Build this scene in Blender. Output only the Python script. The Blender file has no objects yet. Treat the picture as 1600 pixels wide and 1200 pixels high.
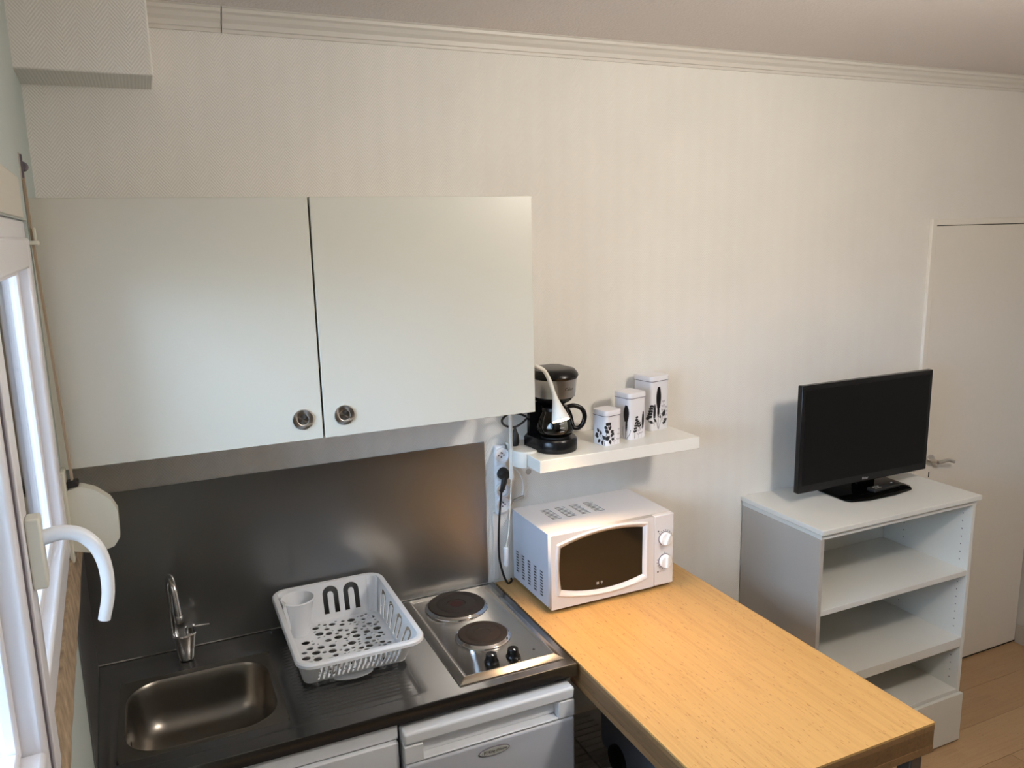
import bpy, bmesh, math, random
from mathutils import Vector, Matrix
C = bpy.context.scene.collection
SC = bpy.context.scene
PI = math.pi
random.seed(7)

# ------------------------------------------------------------------ camera
cam_d = bpy.data.cameras.new('camera'); cam = bpy.data.objects.new('camera', cam_d); C.objects.link(cam)
RV = Vector((0.91021011, -0.41353714, -0.02246289)); UV = Vector((0.09810354, 0.16259893, 0.98180308)); FV = Vector((0.40235959, 0.89585078, -0.18856865))
cam.matrix_world = Matrix(((RV.x, UV.x, -FV.x, 0.22006), (RV.y, UV.y, -FV.y, -2.39335), (RV.z, UV.z, -FV.z, 2.10836), (0, 0, 0, 1)))
cam_d.sensor_width = 36; cam_d.lens = 1255.57 / 1600 * 36; cam_d.clip_start = 0.02
SC.camera = cam
SC.view_settings.view_transform = 'Standard'; SC.view_settings.look = 'None'
SC.view_settings.gamma = 1; SC.view_settings.use_curve_mapping = False
SC.view_settings.exposure = 0.0

# ------------------------------------------------------------------ sky and lamps
wd = bpy.data.worlds.new('sky'); SC.world = wd; wd.use_nodes = True
wn = wd.node_tree.nodes; _t = wd.node_tree; _tc = wn.new('ShaderNodeTexCoord'); _sp = wn.new('ShaderNodeSeparateXYZ'); _rp = wn.new('ShaderNodeValToRGB')
_t.links.new(_tc.outputs['Generated'], _sp.inputs[0]); _mr = wn.new('ShaderNodeMapRange'); _mr.inputs[1].default_value = -.08; _mr.inputs[2].default_value = .08
_t.links.new(_sp.outputs[2], _mr.inputs[0]); _t.links.new(_mr.outputs[0], _rp.inputs[0]); _t.links.new(_rp.outputs[0], wn['Background'].inputs[0])
_rp.color_ramp.elements[0].color = (.20, .21, .20, 1); _rp.color_ramp.elements[1].color = (.60, .77, 1.0, 1)   # overcast ground below, even bright sky above
wn['Background'].inputs[1].default_value = 20
def area(name, loc, size, power, col, rot=(0, 0, 0), shape='DISK', sy=None):
    l = bpy.data.lights.new(name, 'AREA'); l.shape = shape; l.size = size; l.energy = power; l.color = col
    if sy: l.size_y = sy
    o = bpy.data.objects.new(name, l); C.objects.link(o); o.location = loc; o.rotation_euler = rot; return o
pl_ = bpy.data.lights.new('ceiling_lamp_light', 'POINT'); pl_.energy = 60; pl_.color = (1.0, .915, .81); pl_.shadow_soft_size = .10
po_ = bpy.data.objects.new('ceiling_lamp_light', pl_); C.objects.link(po_); po_.location = (1.95, -1.75, 2.46)

# ------------------------------------------------------------------ helpers
OFFS = {}
def thing(name, label, cat, loc=(0, 0, 0), rotz=0.0, group=None, local=False):
    o = bpy.data.objects.new(name, None); C.objects.link(o); o.empty_display_size = .05
    o.location = loc; o.rotation_euler = (0, 0, rotz)
    o['label'] = label; o['category'] = cat
    if group: o['group'] = group
    OFFS[o.name] = Vector((0, 0, 0)) if local else Vector(loc)
    return o
def link(name, me, parent):
    o = bpy.data.objects.new(name, me); C.objects.link(o)
    if parent is not None:
        off = OFFS[parent.name]
        if off.length > 0: me.transform(Matrix.Translation(-off))
        o.parent = parent; OFFS[o.name] = off
    else: OFFS[o.name] = Vector((0, 0, 0))
    return o
def obj(name, bm, mat, parent=None, bevel=0, smooth=False, seg=2, recalc=True):
    if recalc: bmesh.ops.recalc_face_normals(bm, faces=bm.faces[:])
    me = bpy.data.meshes.new(name); bm.to_mesh(me); bm.free()
    return fin(name, me, mat, parent, bevel, smooth, seg)
def fin(name, me, mat, parent=None, bevel=0, smooth=False, seg=2):
    me.materials.clear(); me.materials.append(mat)
    o = link(name, me, parent)
    if smooth or bevel:
        me.shade_smooth()
        try: me.set_sharp_from_angle(angle=math.radians(38))
        except Exception: pass
    if bevel:
        m = o.modifiers.new('bevel', 'BEVEL'); m.width = bevel; m.segments = seg; m.limit_method = 'ANGLE'; m.angle_limit = math.radians(40)
        m.harden_normals = False
    return o
def lone(o, label, cat, group=None):
    o['label'] = label; o['category'] = cat
    if group: o['group'] = group
    return o
def struct(o): o['kind'] = 'structure'; return o
def NB(): return bmesh.new()
def box(bm, x0, x1, y0, y1, z0, z1):
    v = [bm.verts.new(p) for p in ((x0, y0, z0), (x1, y0, z0), (x1, y1, z0), (x0, y1, z0), (x0, y0, z1), (x1, y0, z1), (x1, y1, z1), (x0, y1, z1))]
    for f in ((0, 3, 2, 1), (4, 5, 6, 7), (0, 1, 5, 4), (1, 2, 6, 5), (2, 3, 7, 6), (3, 0, 4, 7)): bm.faces.new([v[i] for i in f])
    return bm
def loft(bm, rings, cap0=True, cap1=True, closed=True):
    vs = [[bm.verts.new(p) for p in r] for r in rings]
    n = len(vs[0])
    for a, b in zip(vs, vs[1:]):
        for i in range(n if closed else n - 1):
            j = (i + 1) % n; bm.faces.new((a[i], a[j], b[j], b[i]))
    if cap0: bm.faces.new(vs[0][::-1])
    if cap1: bm.faces.new(vs[-1])
    return vs
def lathe(bm, prof, c, axis='z', n=32, cap=True):
    rings = []
    for r, h in prof:
        ring = []
        for k in range(n):
            a = 2 * PI * k / n; p = (r * math.cos(a), r * math.sin(a), h)
            if axis == 'y': p = (p[0], -p[2], p[1])      # axis points to -y (towards the room)
            if axis == 'x': p = (p[2], p[0], p[1])
            ring.append((c[0] + p[0], c[1] + p[1], c[2] + p[2]))
        rings.append(ring)
    loft(bm, rings, cap, cap); return bm
def cr(pts, m=8):
    P = [Vector(p) for p in pts]; out = []
    Q = [P[0] * 2 - P[1]] + P + [P[-1] * 2 - P[-2]]
    for i in range(1, len(Q) - 2):
        a, b, c, d = Q[i - 1:i + 3]
        for k in range(m):
            t = k / m
            out.append(0.5 * ((2 * b) + (c - a) * t + (2 * a - 5 * b + 4 * c - d) * t * t + (3 * b - a - 3 * c + d) * t ** 3))
    out.append(P[-1]); return out
def tube(bm, pts, rad, n=10, smooth=8, closed=False, ell=None):
    P = cr(pts, smooth) if smooth else [Vector(p) for p in pts]
    N = len(P); R = rad if callable(rad) else (lambda t: rad)
    rings = []; up = None
    for i, p in enumerate(P):
        if closed: t = (P[(i + 1) % N] - P[i - 1]).normalized()
        else: t = (P[min(i + 1, N - 1)] - P[max(i - 1, 0)]).normalized()
        if up is None:
            up = Vector((0, 0, 1)) if abs(t.z) < .9 else Vector((0, 1, 0))
        s = t.cross(up).normalized(); up = s.cross(t).normalized(); r = R(i / (N - 1))
        ra, rb = (r, r) if ell is None else (r * ell[0], r * ell[1])
        rings.append([p + s * (ra * math.cos(2 * PI * k / n)) + up * (rb * math.sin(2 * PI * k / n)) for k in range(n)])
    if closed: rings.append(rings[0]); loft(bm, rings, False, False); bmesh.ops.remove_doubles(bm, verts=bm.verts[:], dist=1e-6)
    else: loft(bm, rings)
    return bm
def rrect(x0, x1, y0, y1, r, n=6):
    out = []
    for cx, cy, a0 in ((x1 - r, y1 - r, 0), (x0 + r, y1 - r, PI / 2), (x0 + r, y0 + r, PI), (x1 - r, y0 + r, 1.5 * PI)):
        for k in range(n + 1):
            a = a0 + PI / 2 * k / n; out.append((cx + r * math.cos(a), cy + r * math.sin(a)))
    return out
def fill2d(polys, thick, res=1):
    """flat plate with holes: outer outline plus hole outlines, thickness centred on z=0; returns a mesh"""
    cu = bpy.data.curves.new('outline', 'CURVE'); cu.dimensions = '2D'; cu.fill_mode = 'BOTH'; cu.extrude = thick / 2
    for pl in polys:
        s = cu.splines.new('POLY'); s.points.add(len(pl) - 1)
        for q, p in zip(s.points, pl): q.co = (p[0], p[1], 0, 1)
        s.use_cyclic_u = True
    o = bpy.data.objects.new('outline', cu); me = bpy.data.meshes.new_from_object(o)
    bpy.data.objects.remove(o); bpy.data.curves.remove(cu)
    return me
def mapmesh(me, fn):
    for v in me.vertices: v.co = fn(*v.co)
    return me
def join(meshes, name='joined'):
    bm = NB()
    for m in meshes: bm.from_mesh(m)
    return bm
def text(s, size, thick, fn, name, mat, parent, shear=0):
    cu = bpy.data.curves.new('lettering', 'FONT'); cu.body = s; cu.size = size; cu.extrude = thick; cu.align_x = 'CENTER'; cu.align_y = 'CENTER'; cu.shear = shear; cu.resolution_u = 3
    o = bpy.data.objects.new('lettering', cu); me = bpy.data.meshes.new_from_object(o)
    bpy.data.objects.remove(o); bpy.data.curves.remove(cu)
    mapmesh(me, fn); return fin(name, me, mat, parent)
def circ(cx, cy, rx, ry=None, n=18, a0=0):
    ry = ry or rx; return [(cx + rx * math.cos(a0 + 2 * PI * k / n), cy + ry * math.sin(a0 + 2 * PI * k / n)) for k in range(n)]

# ------------------------------------------------------------------ materials
def mat(name, col, rough=.5, metal=0, spec=.5, noise=None, bump=None, coat=0):
    m = bpy.data.materials.new(name); m.use_nodes = True; nt = m.node_tree; b = nt.nodes['Principled BSDF']
    b.inputs['Base Color'].default_value = (*col, 1); b.inputs['Roughness'].default_value = rough
    b.inputs['Metallic'].default_value = metal; b.inputs['Specular IOR Level'].default_value = spec
    b.inputs['Coat Weight'].default_value = coat
    if noise:   # (scale, amount, stretch)
        tc = nt.nodes.new('ShaderNodeTexCoord'); mp = nt.nodes.new('ShaderNodeMapping'); nz = nt.nodes.new('ShaderNodeTexNoise')
        nt.links.new(tc.outputs['Object'], mp.inputs[0]); nt.links.new(mp.outputs[0], nz.inputs['Vector'])
        mp.inputs['Scale'].default_value = noise[2]; nz.inputs['Scale'].default_value = noise[0]; nz.inputs['Detail'].default_value = 4
        mx = nt.nodes.new('ShaderNodeMix'); mx.data_type = 'RGBA'
        a = noise[1]
        mx.inputs[6].default_value = (*[c * (1 - a) for c in col], 1); mx.inputs[7].default_value = (*[min(1, c * (1 + a)) for c in col], 1)
        nt.links.new(nz.outputs[0], mx.inputs[0]); nt.links.new(mx.outputs[2], b.inputs['Base Color'])
        if bump:
            bp = nt.nodes.new('ShaderNodeBump'); bp.inputs['Strength'].default_value = bump[0]; bp.inputs['Distance'].default_value = bump[1]
            nt.links.new(nz.outputs[0], bp.inputs['Height']); nt.links.new(bp.outputs[0], b.inputs['Normal'])
    return m
def math_(nt, op, a, b=None, c=None):
    n = nt.nodes.new('ShaderNodeMath'); n.operation = op
    for i, v in enumerate((a, b, c)):
        if v is None: continue
        if isinstance(v, (int, float)): n.inputs[i].default_value = v
        else: nt.links.new(v, n.inputs[i])
    return n.outputs[0]
def ramp(nt, fac, stops):
    r = nt.nodes.new('ShaderNodeValToRGB'); nt.links.new(fac, r.inputs[0])
    e = r.color_ramp.elements
    while len(e) < len(stops): e.new(.5)
    for q, (p, c) in zip(e, stops): q.position = p; q.color = (*c, 1)
    return r.outputs[0]
def wallpaper(name, col, ax='X'):
    m = mat(name, col, .62, spec=.35); nt = m.node_tree; b = nt.nodes['Principled BSDF']
    tc = nt.nodes.new('ShaderNodeTexCoord'); sp = nt.nodes.new('ShaderNodeSeparateXYZ'); nt.links.new(tc.outputs['Object'], sp.inputs[0])
    tri = math_(nt, 'PINGPONG', sp.outputs[ax], .034)
    ph = math_(nt, 'ADD', sp.outputs['Z'], math_(nt, 'MULTIPLY', tri, 1.25))
    w = math_(nt, 'SINE', math_(nt, 'MULTIPLY', ph, 2 * PI / .0095))
    nz = nt.nodes.new('ShaderNodeTexNoise'); nz.inputs['Scale'].default_value = 160; nt.links.new(tc.outputs['Object'], nz.inputs['Vector'])
    nz2 = nt.nodes.new('ShaderNodeTexNoise'); nz2.inputs['Scale'].default_value = 3; nt.links.new(tc.outputs['Object'], nz2.inputs['Vector'])
    h = math_(nt, 'ADD', math_(nt, 'MULTIPLY', w, .55), math_(nt, 'MULTIPLY', nz.outputs[0], .9))
    bp = nt.nodes.new('ShaderNodeBump'); bp.inputs['Strength'].default_value = .38; bp.inputs['Distance'].default_value = .0012
    nt.links.new(h, bp.inputs['Height']); nt.links.new(bp.outputs[0], b.inputs['Normal'])
    c = ramp(nt, nz2.outputs[0], [(.3, tuple(x * .97 for x in col)), (.7, tuple(min(1, x * 1.02) for x in col))])
    nt.links.new(c, b.inputs['Base Color'])
    return m
def wood(name, light, mid, dark, along='Y', rough=.38, dashes=True, strip=.018):
    m = mat(name, mid, rough); nt = m.node_tree; b = nt.nodes['Principled BSDF']
    tc = nt.nodes.new('ShaderNodeTexCoord'); mp = nt.nodes.new('ShaderNodeMapping'); nt.links.new(tc.outputs['Object'], mp.inputs[0])
    sc = {'Y': (1, .035, 1), 'X': (.035, 1, 1)}[along]; mp.inputs['Scale'].default_value = sc
    n1 = nt.nodes.new('ShaderNodeTexNoise'); n1.inputs['Scale'].default_value = 130; n1.inputs['Detail'].default_value = 5; nt.links.new(mp.outputs[0], n1.inputs['Vector'])
    sp = nt.nodes.new('ShaderNodeSeparateXYZ'); nt.links.new(tc.outputs['Object'], sp.inputs[0])
    st = math_(nt, 'FLOOR', math_(nt, 'DIVIDE', sp.outputs['X' if along == 'Y' else 'Y'], strip))
    wn_ = nt.nodes.new('ShaderNodeTexWhiteNoise'); wn_.noise_dimensions = '2D'
    seg = math_(nt, 'FLOOR', math_(nt, 'ADD', math_(nt, 'DIVIDE', sp.outputs[along], .9), math_(nt, 'MULTIPLY', st, .37)))
    cb = nt.nodes.new('ShaderNodeCombineXYZ'); nt.links.new(st, cb.inputs[0]); nt.links.new(seg, cb.inputs[1]); nt.links.new(cb.outputs[0], wn_.inputs[0])
    f = math_(nt, 'ADD', math_(nt, 'MULTIPLY', n1.outputs[0], .75), math_(nt, 'MULTIPLY', wn_.outputs[0], .25))
    col = ramp(nt, f, [(.25, mid), (.5, light), (.8, mid)])
    if dashes:
        mp2 = nt.nodes.new('ShaderNodeMapping'); nt.links.new(tc.outputs['Object'], mp2.inputs[0]); mp2.inputs['Scale'].default_value = {'Y': (1, .22, 1), 'X': (.22, 1, 1)}[along]
        vo = nt.nodes.new('ShaderNodeTexNoise'); vo.inputs['Scale'].default_value = 230; vo.inputs['Detail'].default_value = 1.0; nt.links.new(mp2.outputs[0], vo.inputs['Vector'])
        fac = math_(nt, 'MULTIPLY', math_(nt, 'SUBTRACT', vo.outputs[0], .655), 8)
        fac = math_(nt, 'MINIMUM', math_(nt, 'MAXIMUM', fac, 0), .75)
        mx = nt.nodes.new('ShaderNodeMix'); mx.data_type = 'RGBA'; nt.links.new(fac, mx.inputs[0]); nt.links.new(col, mx.inputs[6]); mx.inputs[7].default_value = (*dark, 1); col = mx.outputs[2]
    nt.links.new(col, b.inputs['Base Color'])
    bp = nt.nodes.new('ShaderNodeBump'); bp.inputs['Strength'].default_value = .05; bp.inputs['Distance'].default_value = .001
    nt.links.new(n1.outputs[0], bp.inputs['Height']); nt.links.new(bp.outputs[0], b.inputs['Normal'])
    return m
def steel(name, col, rough, aniso=(1, 1, 1), scale=60, blot=.12):
    m = mat(name, col, rough, 1); nt = m.node_tree; b = nt.nodes['Principled BSDF']
    tc = nt.nodes.new('ShaderNodeTexCoord'); mp = nt.nodes.new('ShaderNodeMapping'); mp.inputs['Scale'].default_value = aniso
    nt.links.new(tc.outputs['Object'], mp.inputs[0])
    n1 = nt.nodes.new('ShaderNodeTexNoise'); n1.inputs['Scale'].default_value = scale; n1.inputs['Detail'].default_value = 3; nt.links.new(mp.outputs[0], n1.inputs['Vector'])
    n2 = nt.nodes.new('ShaderNodeTexNoise'); n2.inputs['Scale'].default_value = 5; nt.links.new(tc.outputs['Object'], n2.inputs['Vector'])
    nt.links.new(math_(nt, 'ADD', rough - blot / 2, math_(nt, 'MULTIPLY', n2.outputs[0], blot)), b.inputs['Roughness'])
    bp = nt.nodes.new('ShaderNodeBump'); bp.inputs['Strength'].default_value = .10; bp.inputs['Distance'].default_value = .0006
    nt.links.new(n1.outputs[0], bp.inputs['Height']); nt.links.new(bp.outputs[0], b.inputs['Normal'])
    return m
def glass(name, tint=(1, 1, 1), refl=.12):
    m = bpy.data.materials.new(name); m.use_nodes = True; nt = m.node_tree
    for n in list(nt.nodes):
        if n.type != 'OUTPUT_MATERIAL': nt.nodes.remove(n)
    out = [n for n in nt.nodes if n.type == 'OUTPUT_MATERIAL'][0]
    t = nt.nodes.new('ShaderNodeBsdfTransparent'); t.inputs[0].default_value = (*tint, 1); g = nt.nodes.new('ShaderNodeBsdfGlossy'); g.inputs['Roughness'].default_value = .03
    fr = nt.nodes.new('ShaderNodeFresnel'); fr.inputs[0].default_value = 1.45; mx = nt.nodes.new('ShaderNodeMixShader')
    nt.links.new(fr.outputs[0], mx.inputs[0]); nt.links.new(t.outputs[0], mx.inputs[1]); nt.links.new(g.outputs[0], mx.inputs[2]); nt.links.new(mx.outputs[0], out.inputs[0])
    return m
def emit(name, col, s):
    m = mat(name, (1, 1, 1), .5); b = m.node_tree.nodes['Principled BSDF']; b.inputs['Emission Color'].default_value = (*col, 1); b.inputs['Emission Strength'].default_value = s; return m

M_wall = wallpaper('chevron_wallpaper', (.83, .81, .765))
M_wallg = wallpaper('green_wallpaper', (.50, .56, .54), 'Y')
M_ceil = mat('ceiling_plaster', (.74, .69, .665), .8, noise=(140, .05, (1, 1, 1)), bump=(.6, .004))
M_trim = mat('cornice_white', (.72, .69, .64), .45)
M_cab = mat('cabinet_laminate', (.66, .65, .58), .33, noise=(300, .015, (1, 1, 1)), bump=(.05, .0005))
M_cabi = mat('cabinet_carcass', (.70, .70, .66), .45)
M_base = mat('base_cabinet_white', (.80, .82, .86), .35)
M_gap = mat('dark_gap', (.02, .02, .02), .8)
M_steel = steel('worktop_steel', (.31, .31, .31), .22, (8, 1, 1), 90)
M_splash = steel('splashback_steel', (.33, .335, .34), .36, (1, 1, .05), 220, .1)
M_bowl = steel('bowl_steel', (.30, .28, .25), .33, (1, 1, 1), 150)
M_hob = steel('hob_steel', (.50, .48, .45), .22, (8, 1, 1), 90)
M_chrome = mat('chrome', (.75, .75, .76), .09, 1)
M_brush = mat('brushed_nickel', (.62, .60, .57), .28, 1)
M_nick = mat('spun_nickel', (.60, .57, .54), .3, 1)
M_nick.node_tree.nodes['Principled BSDF'].inputs['Anisotropic'].default_value = .85
M_nickd = mat('spun_nickel_dark', (.34, .32, .30), .3, 1)
M_nickd.node_tree.nodes['Principled BSDF'].inputs['Anisotropic'].default_value = .8
for m_ in (M_nick, M_nickd):
    tg = m_.node_tree.nodes.new('ShaderNodeTangent'); tg.direction_type = 'RADIAL'; tg.axis = 'Y'; m_.node_tree.links.new(tg.outputs[0], m_.node_tree.nodes['Principled BSDF'].inputs['Tangent'])
M_iron = mat('cast_iron', (.026, .018, .014), .55, spec=.3, noise=(30, .35, (1, 1, 1)), bump=(.1, .001))
M_black = mat('black_plastic', (.006, .006, .007), .26, spec=.28)
M_blackm = mat('black_matte', (.012, .012, .012), .5)
M_white = mat('white_plastic', (.87, .90, .94), .32)
M_whitew = mat('warm_white_plastic', (.78, .77, .72), .4)
M_pvc = mat('white_pvc', (.82, .82, .86), .3)
M_micro = mat('microwave_enamel', (.76, .74, .74), .28)
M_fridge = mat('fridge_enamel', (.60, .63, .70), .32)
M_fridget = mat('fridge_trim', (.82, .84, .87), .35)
M_bamboo = wood('bamboo', (.54, .325, .115), (.45, .26, .088), (.26, .12, .036))
M_bamboe = wood('bamboo_edge', (.25, .135, .055), (.18, .095, .036), (.12, .06, .025))
M_plank = wood('laminate_plank', (.42, .27, .145), (.36, .225, .115), (.25, .15, .07), 'X', .35, True, .065)
M_plank2 = wood('laminate_plank_pale', (.47, .31, .17), (.40, .255, .135), (.28, .17, .08), 'X', .35, True, .065)
M_shelf = mat('white_lacquer', (.79, .77, .71), .18, noise=(3, .01, (1, 1, 1)))
M_unit = mat('bookcase_white', (.72, .72, .68), .42)
M_unitshade = mat('bookcase_white_shaded', (.44, .41, .375), .42)  # same white board; the weaker daylight on this side is put into its colour
M_door = mat('door_white', (.80, .76, .69), .5, noise=(60, .02, (1, 1, 1)), bump=(.1, .001))
M_tv = mat('tv_screen', (.006, .006, .006), .35, spec=.12)
M_tvb = mat('tv_gloss', (.001, .001, .001), .08, spec=.12)
M_tin = mat('tin_white', (.78, .77, .80), .28)
M_line = mat('tin_seam_grey', (.16, .14, .17), .5)
M_print = mat('black_print', (.012, .011, .014), .45)
M_printg = mat('grey_print', (.52, .49, .53), .45)
M_glass = glass('clear_glass', (.80, .81, .80))
M_pane = glass('window_glass', (.93, .97, 1.0))
M_sill = mat('raw_sill', (.36, .27, .18), .8, noise=(34, .75, (1, 1, 1)), bump=(.8, .006))
M_strap = mat('beige_strap', (.42, .33, .24), .8)
M_ivory = mat('ivory_plastic', (.72, .71, .61), .38)
M_bin = mat('blue_grey_plastic', (.24, .27, .36), .5)
M_slat = mat('dark_slats', (.52, .49, .45), .6, noise=(20, .2, (.2, 1, 1)))
M_grey = mat('grey_metal', (.25, .25, .26), .4, 1)
M_winglass = mat('oven_window', (.012, .009, .006), .12, spec=.5)
M_skirt = mat('skirting_grey', (.42, .38, .33), .5)
M_led = emit('lamp_led', (1.0, .86, .62), 40)
M_bulb = emit('ceiling_bulb', (1.0, .86, .68), 3)
M_dark = mat('dark_cloth', (.03, .03, .035), .9)

# ------------------------------------------------------------------ room shell
RX, RY, CZ = 4.06, -3.9, 2.695
b = NB(); box(b, -.20, RX + .15, 0, .12, 0, CZ + .1); struct(obj('wall_back', b, M_wall))
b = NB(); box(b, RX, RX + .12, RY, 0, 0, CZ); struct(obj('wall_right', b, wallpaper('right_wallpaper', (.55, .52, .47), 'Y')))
b = NB(); box(b, -.6, RX + .12, RY - .12, RY, 0, CZ); struct(obj('wall_front', b, mat('taupe_paint', (.22, .20, .18), .8)))
b = NB(); box(b, -.6, RX + .15, RY - .12, .12, CZ, CZ + .1); struct(obj('ceiling', b, M_ceil))
b = NB(); box(b, -.6, RX + .15, RY - .12, .12, -.08, -.006); floor = struct(obj('floor', b, M_skirt))
pk = {}
def plank_mesh(L, m):
    k = (round(L, 3), m.name)
    if k not in pk:
        bm = NB(); box(bm, 0.0008, L - .0008, .0008, .1912, -.006, 0); me = bpy.data.meshes.new('floor_plank'); bmesh.ops.recalc_face_normals(bm, faces=bm.faces[:]); bm.to_mesh(me); bm.free(); me.materials.append(m); pk[k] = me
    return pk[k]
for r in range(21):
    y = -.192 * (r + 1); x = -.2 - ((r * .47) % 1.2)
    while x < RX:
        x0 = max(x, -.2); x1 = min(x + 1.2, RX)
        if x1 - x0 > .05:
            o = bpy.data.objects.new('floor_plank', plank_mesh(x1 - x0, random.choice((M_plank, M_plank2)))); C.objects.link(o)
            o.location = (x0, y, 0); o.parent = floor
        x += 1.2
# left wall: slightly out of square with the back wall; authored in its own frame (x' = 0 is its room face)
WO, WA = Vector((-.012, 0, 0)), math.radians(2.3)
def wframe(o): o.location = WO; o.rotation_euler = (0, 0, WA); return o
WY0, WY1, WZ0, WZ1 = -.395, -2.15, 1.392, 2.15
b = NB(); box(b, -.22, 0, WY0, .11, 0, CZ); box(b, -.22, 0, -4.05, WY1, 0, CZ); box(b, -.22, 0, WY1, WY0, 0, WZ0); box(b, -.22, 0, WY1, WY0, WZ1, CZ)
struct(wframe(obj('wall_left', b, M_wallg)))
# soffit (boxed beam) in the corner under the ceiling
b = NB(); box(b, -.03, .285, -.206, 0, 2.488, CZ); struct(obj('trim_1', b, M_wall, bevel=.004))
# cornice
def cornice(name, path0, path1, nrm):
    prof = [(0, 0), (.008, 0), (.010, .008), (.016, .010), (.019, .022), (.030, .030), (.036, .040), (.046, .044), (.048, .052), (.056, .054), (.056, .06), (0, .06)]
    bm = NB(); rings = []
    for p in (path0, path1): rings.append([(p[0] + nrm[0] * d, p[1] + nrm[1] * d, CZ - .055 + h) for d, h in prof])
    loft(bm, rings); return struct(obj(name, bm, M_trim))
cornice('trim_2', (.285, 0), (.467, 0), (0, -1)); cornice('trim_3', (.470, 0), (RX, 0), (0, -1)); cornice('trim_4', (RX, 0), (RX, RY), (-1, 0))
# skirting
b = NB(); box(b, RX - .014, RX, RY, -.01, 0, .095); struct(obj('baseboard_right', b, M_skirt, bevel=.003))
b = NB(); box(b, 1.22, 3.19, -.012, 0, 0, .09); struct(obj('baseboard_back', b, M_trim, bevel=.003))
# vertical cover strip and wall joint beside the steel splashback
b = NB(); box(b, 1.209, 1.227, -.010, 0, .93, 1.17); struct(obj('trim_5', b, M_trim, bevel=.002))

# door in the back wall
door = struct(bpy.data.objects.new('door_1', None)); C.objects.link(door); OFFS['door_1'] = Vector()
b = NB(); box(b, 3.222, 3.25, -.016, 0, 0, 2.112); box(b, 3.25, RX, -.016, 0, 2.086, 2.112); obj('door_frame', b, M_door, door, bevel=.003)
b = NB(); box(b, 3.256, RX - .012, -.010, -.001, .012, 2.083); leaf = obj('door_leaf', b, M_door, door, bevel=.002)
b = NB(); box(b, 3.250, 3.256, -.003, -.0005, 0.0, 2.086); box(b, 3.256, RX, -.003, -.0005, 2.083, 2.086); box(b, 3.256, RX - .0, -.003, -.0005, 0, .012); obj('door_gap', b, M_gap, door)
b = NB(); lathe(b, [(.026, 0), (.026, .006), (.010, .008), (.009, .045)], (3.322, -.009, 1.058), 'y', 20)
tube(b, [(3.322, -.052, 1.058), (3.345, -.056, 1.060), (3.38, -.058, 1.062), (3.41, -.054, 1.052), (3.425, -.052, 1.047)], .0075, 10)
h = obj('door_handle', b, M_brush, leaf, smooth=True)
b = NB(); box(b, 3.319, 3.326, -.0105, -.008, .978, 1.004); obj('keyhole', b, M_gap, leaf)

# ------------------------------------------------------------------ window (left wall frame coordinates)
win = struct(bpy.data.objects.new('window_1', None)); C.objects.link(win); OFFS['window_1'] = Vector(); wframe(win)
def frame4(bm, x0, x1, ya, yb, z0, z1, w, wt=None, wb=None):
    wt = wt or w; wb = wb or w
    box(bm, x0, x1, ya, ya + w, z0, z1); box(bm, x0, x1, yb - w, yb, z0, z1); box(bm, x0, x1, ya + w, yb - w, z1 - wt, z1); box(bm, x0, x1, ya + w, yb - w, z0, z0 + wb)
b = NB(); frame4(b, -.075, -.006, WY1, WY0, WZ0, WZ1, .045); obj('window_frame', b, M_pvc, win, bevel=.004)
# far leaf
b = NB(); frame4(b, -.060, .002, -1.27, -.428, 1.420, 2.115, .062); far = obj('window_sash', b, M_pvc, win, bevel=.006)
b = NB(); frame4(b, -.040, -.020, -1.21, -.489, 1.480, 2.055, .014); obj('glazing_bead', b, M_pvc, far, bevel=.004)
b = NB(); box(b, -.034, -.030, -1.205, -.493, 1.485, 2.05); obj('window_pane', b, M_pane, far)
# near leaf with overlapping strip, seal and handle
b = NB(); frame4(b, -.055, .010, -2.12, -1.275, 1.425, 2.115, .066); near = obj('window_sash', b, M_pvc, win, bevel=.006)
b = NB(); box(b, .0101, .016, -1.315, -1.262, 1.425, 2.115); obj('cover_strip', b, M_pvc, near, bevel=.002)
b = NB(); box(b, .0095, .0120, -1.3195, -1.3152, 1.43, 2.11); obj('seal', b, M_line, near)
b = NB(); frame4(b, -.040, -.016, -2.054, -1.341, 1.491, 2.049, .014); obj('glazing_bead', b, M_pvc, near, bevel=.004)
b = NB(); box(b, -.034, -.030, -2.05, -1.345, 1.495, 2.045); obj('window_pane', b, M_pane, near)
b = NB(); box(b, .016, .033, -1.304, -1.276, 1.683, 1.775); hb = obj('handle_plate', b, M_ivory, near, bevel=.003)
b = NB(); tube(b, [(.031, -1.29, 1.745), (.052, -1.29, 1.748), (.074, -1.29, 1.741), (.090, -1.29, 1.720), (.097, -1.29, 1.69), (.096, -1.29, 1.655), (.088, -1.29, 1.622)], lambda t: .0098 - .0022 * t, 14)
obj('window_handle', b, M_white, near, smooth=True)
# shutter casing above, raw sill band below
b = NB(); box(b, -.001, .004, -2.3, -.52, 2.152, 2.232); obj('shutter_box', b, mat('casing_beige', (.60, .57, .50), .5), win, bevel=.002)
b = NB()
import random as _r
n = 60; rs = []
for k in range(n + 1):
    y = -.12 - 2.2 * k / n; j = _r.uniform(-.0012, .0012)
    rs.append([(-.004, y, 1.305), (.008 + j, y, 1.305 + j), (.009 + j, y, 1.318), (.001 + j * .5, y, 1.3935), (-.006, y, 1.3935)])
loft(b, rs); obj('window_sill', b, M_sill, win)

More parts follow.
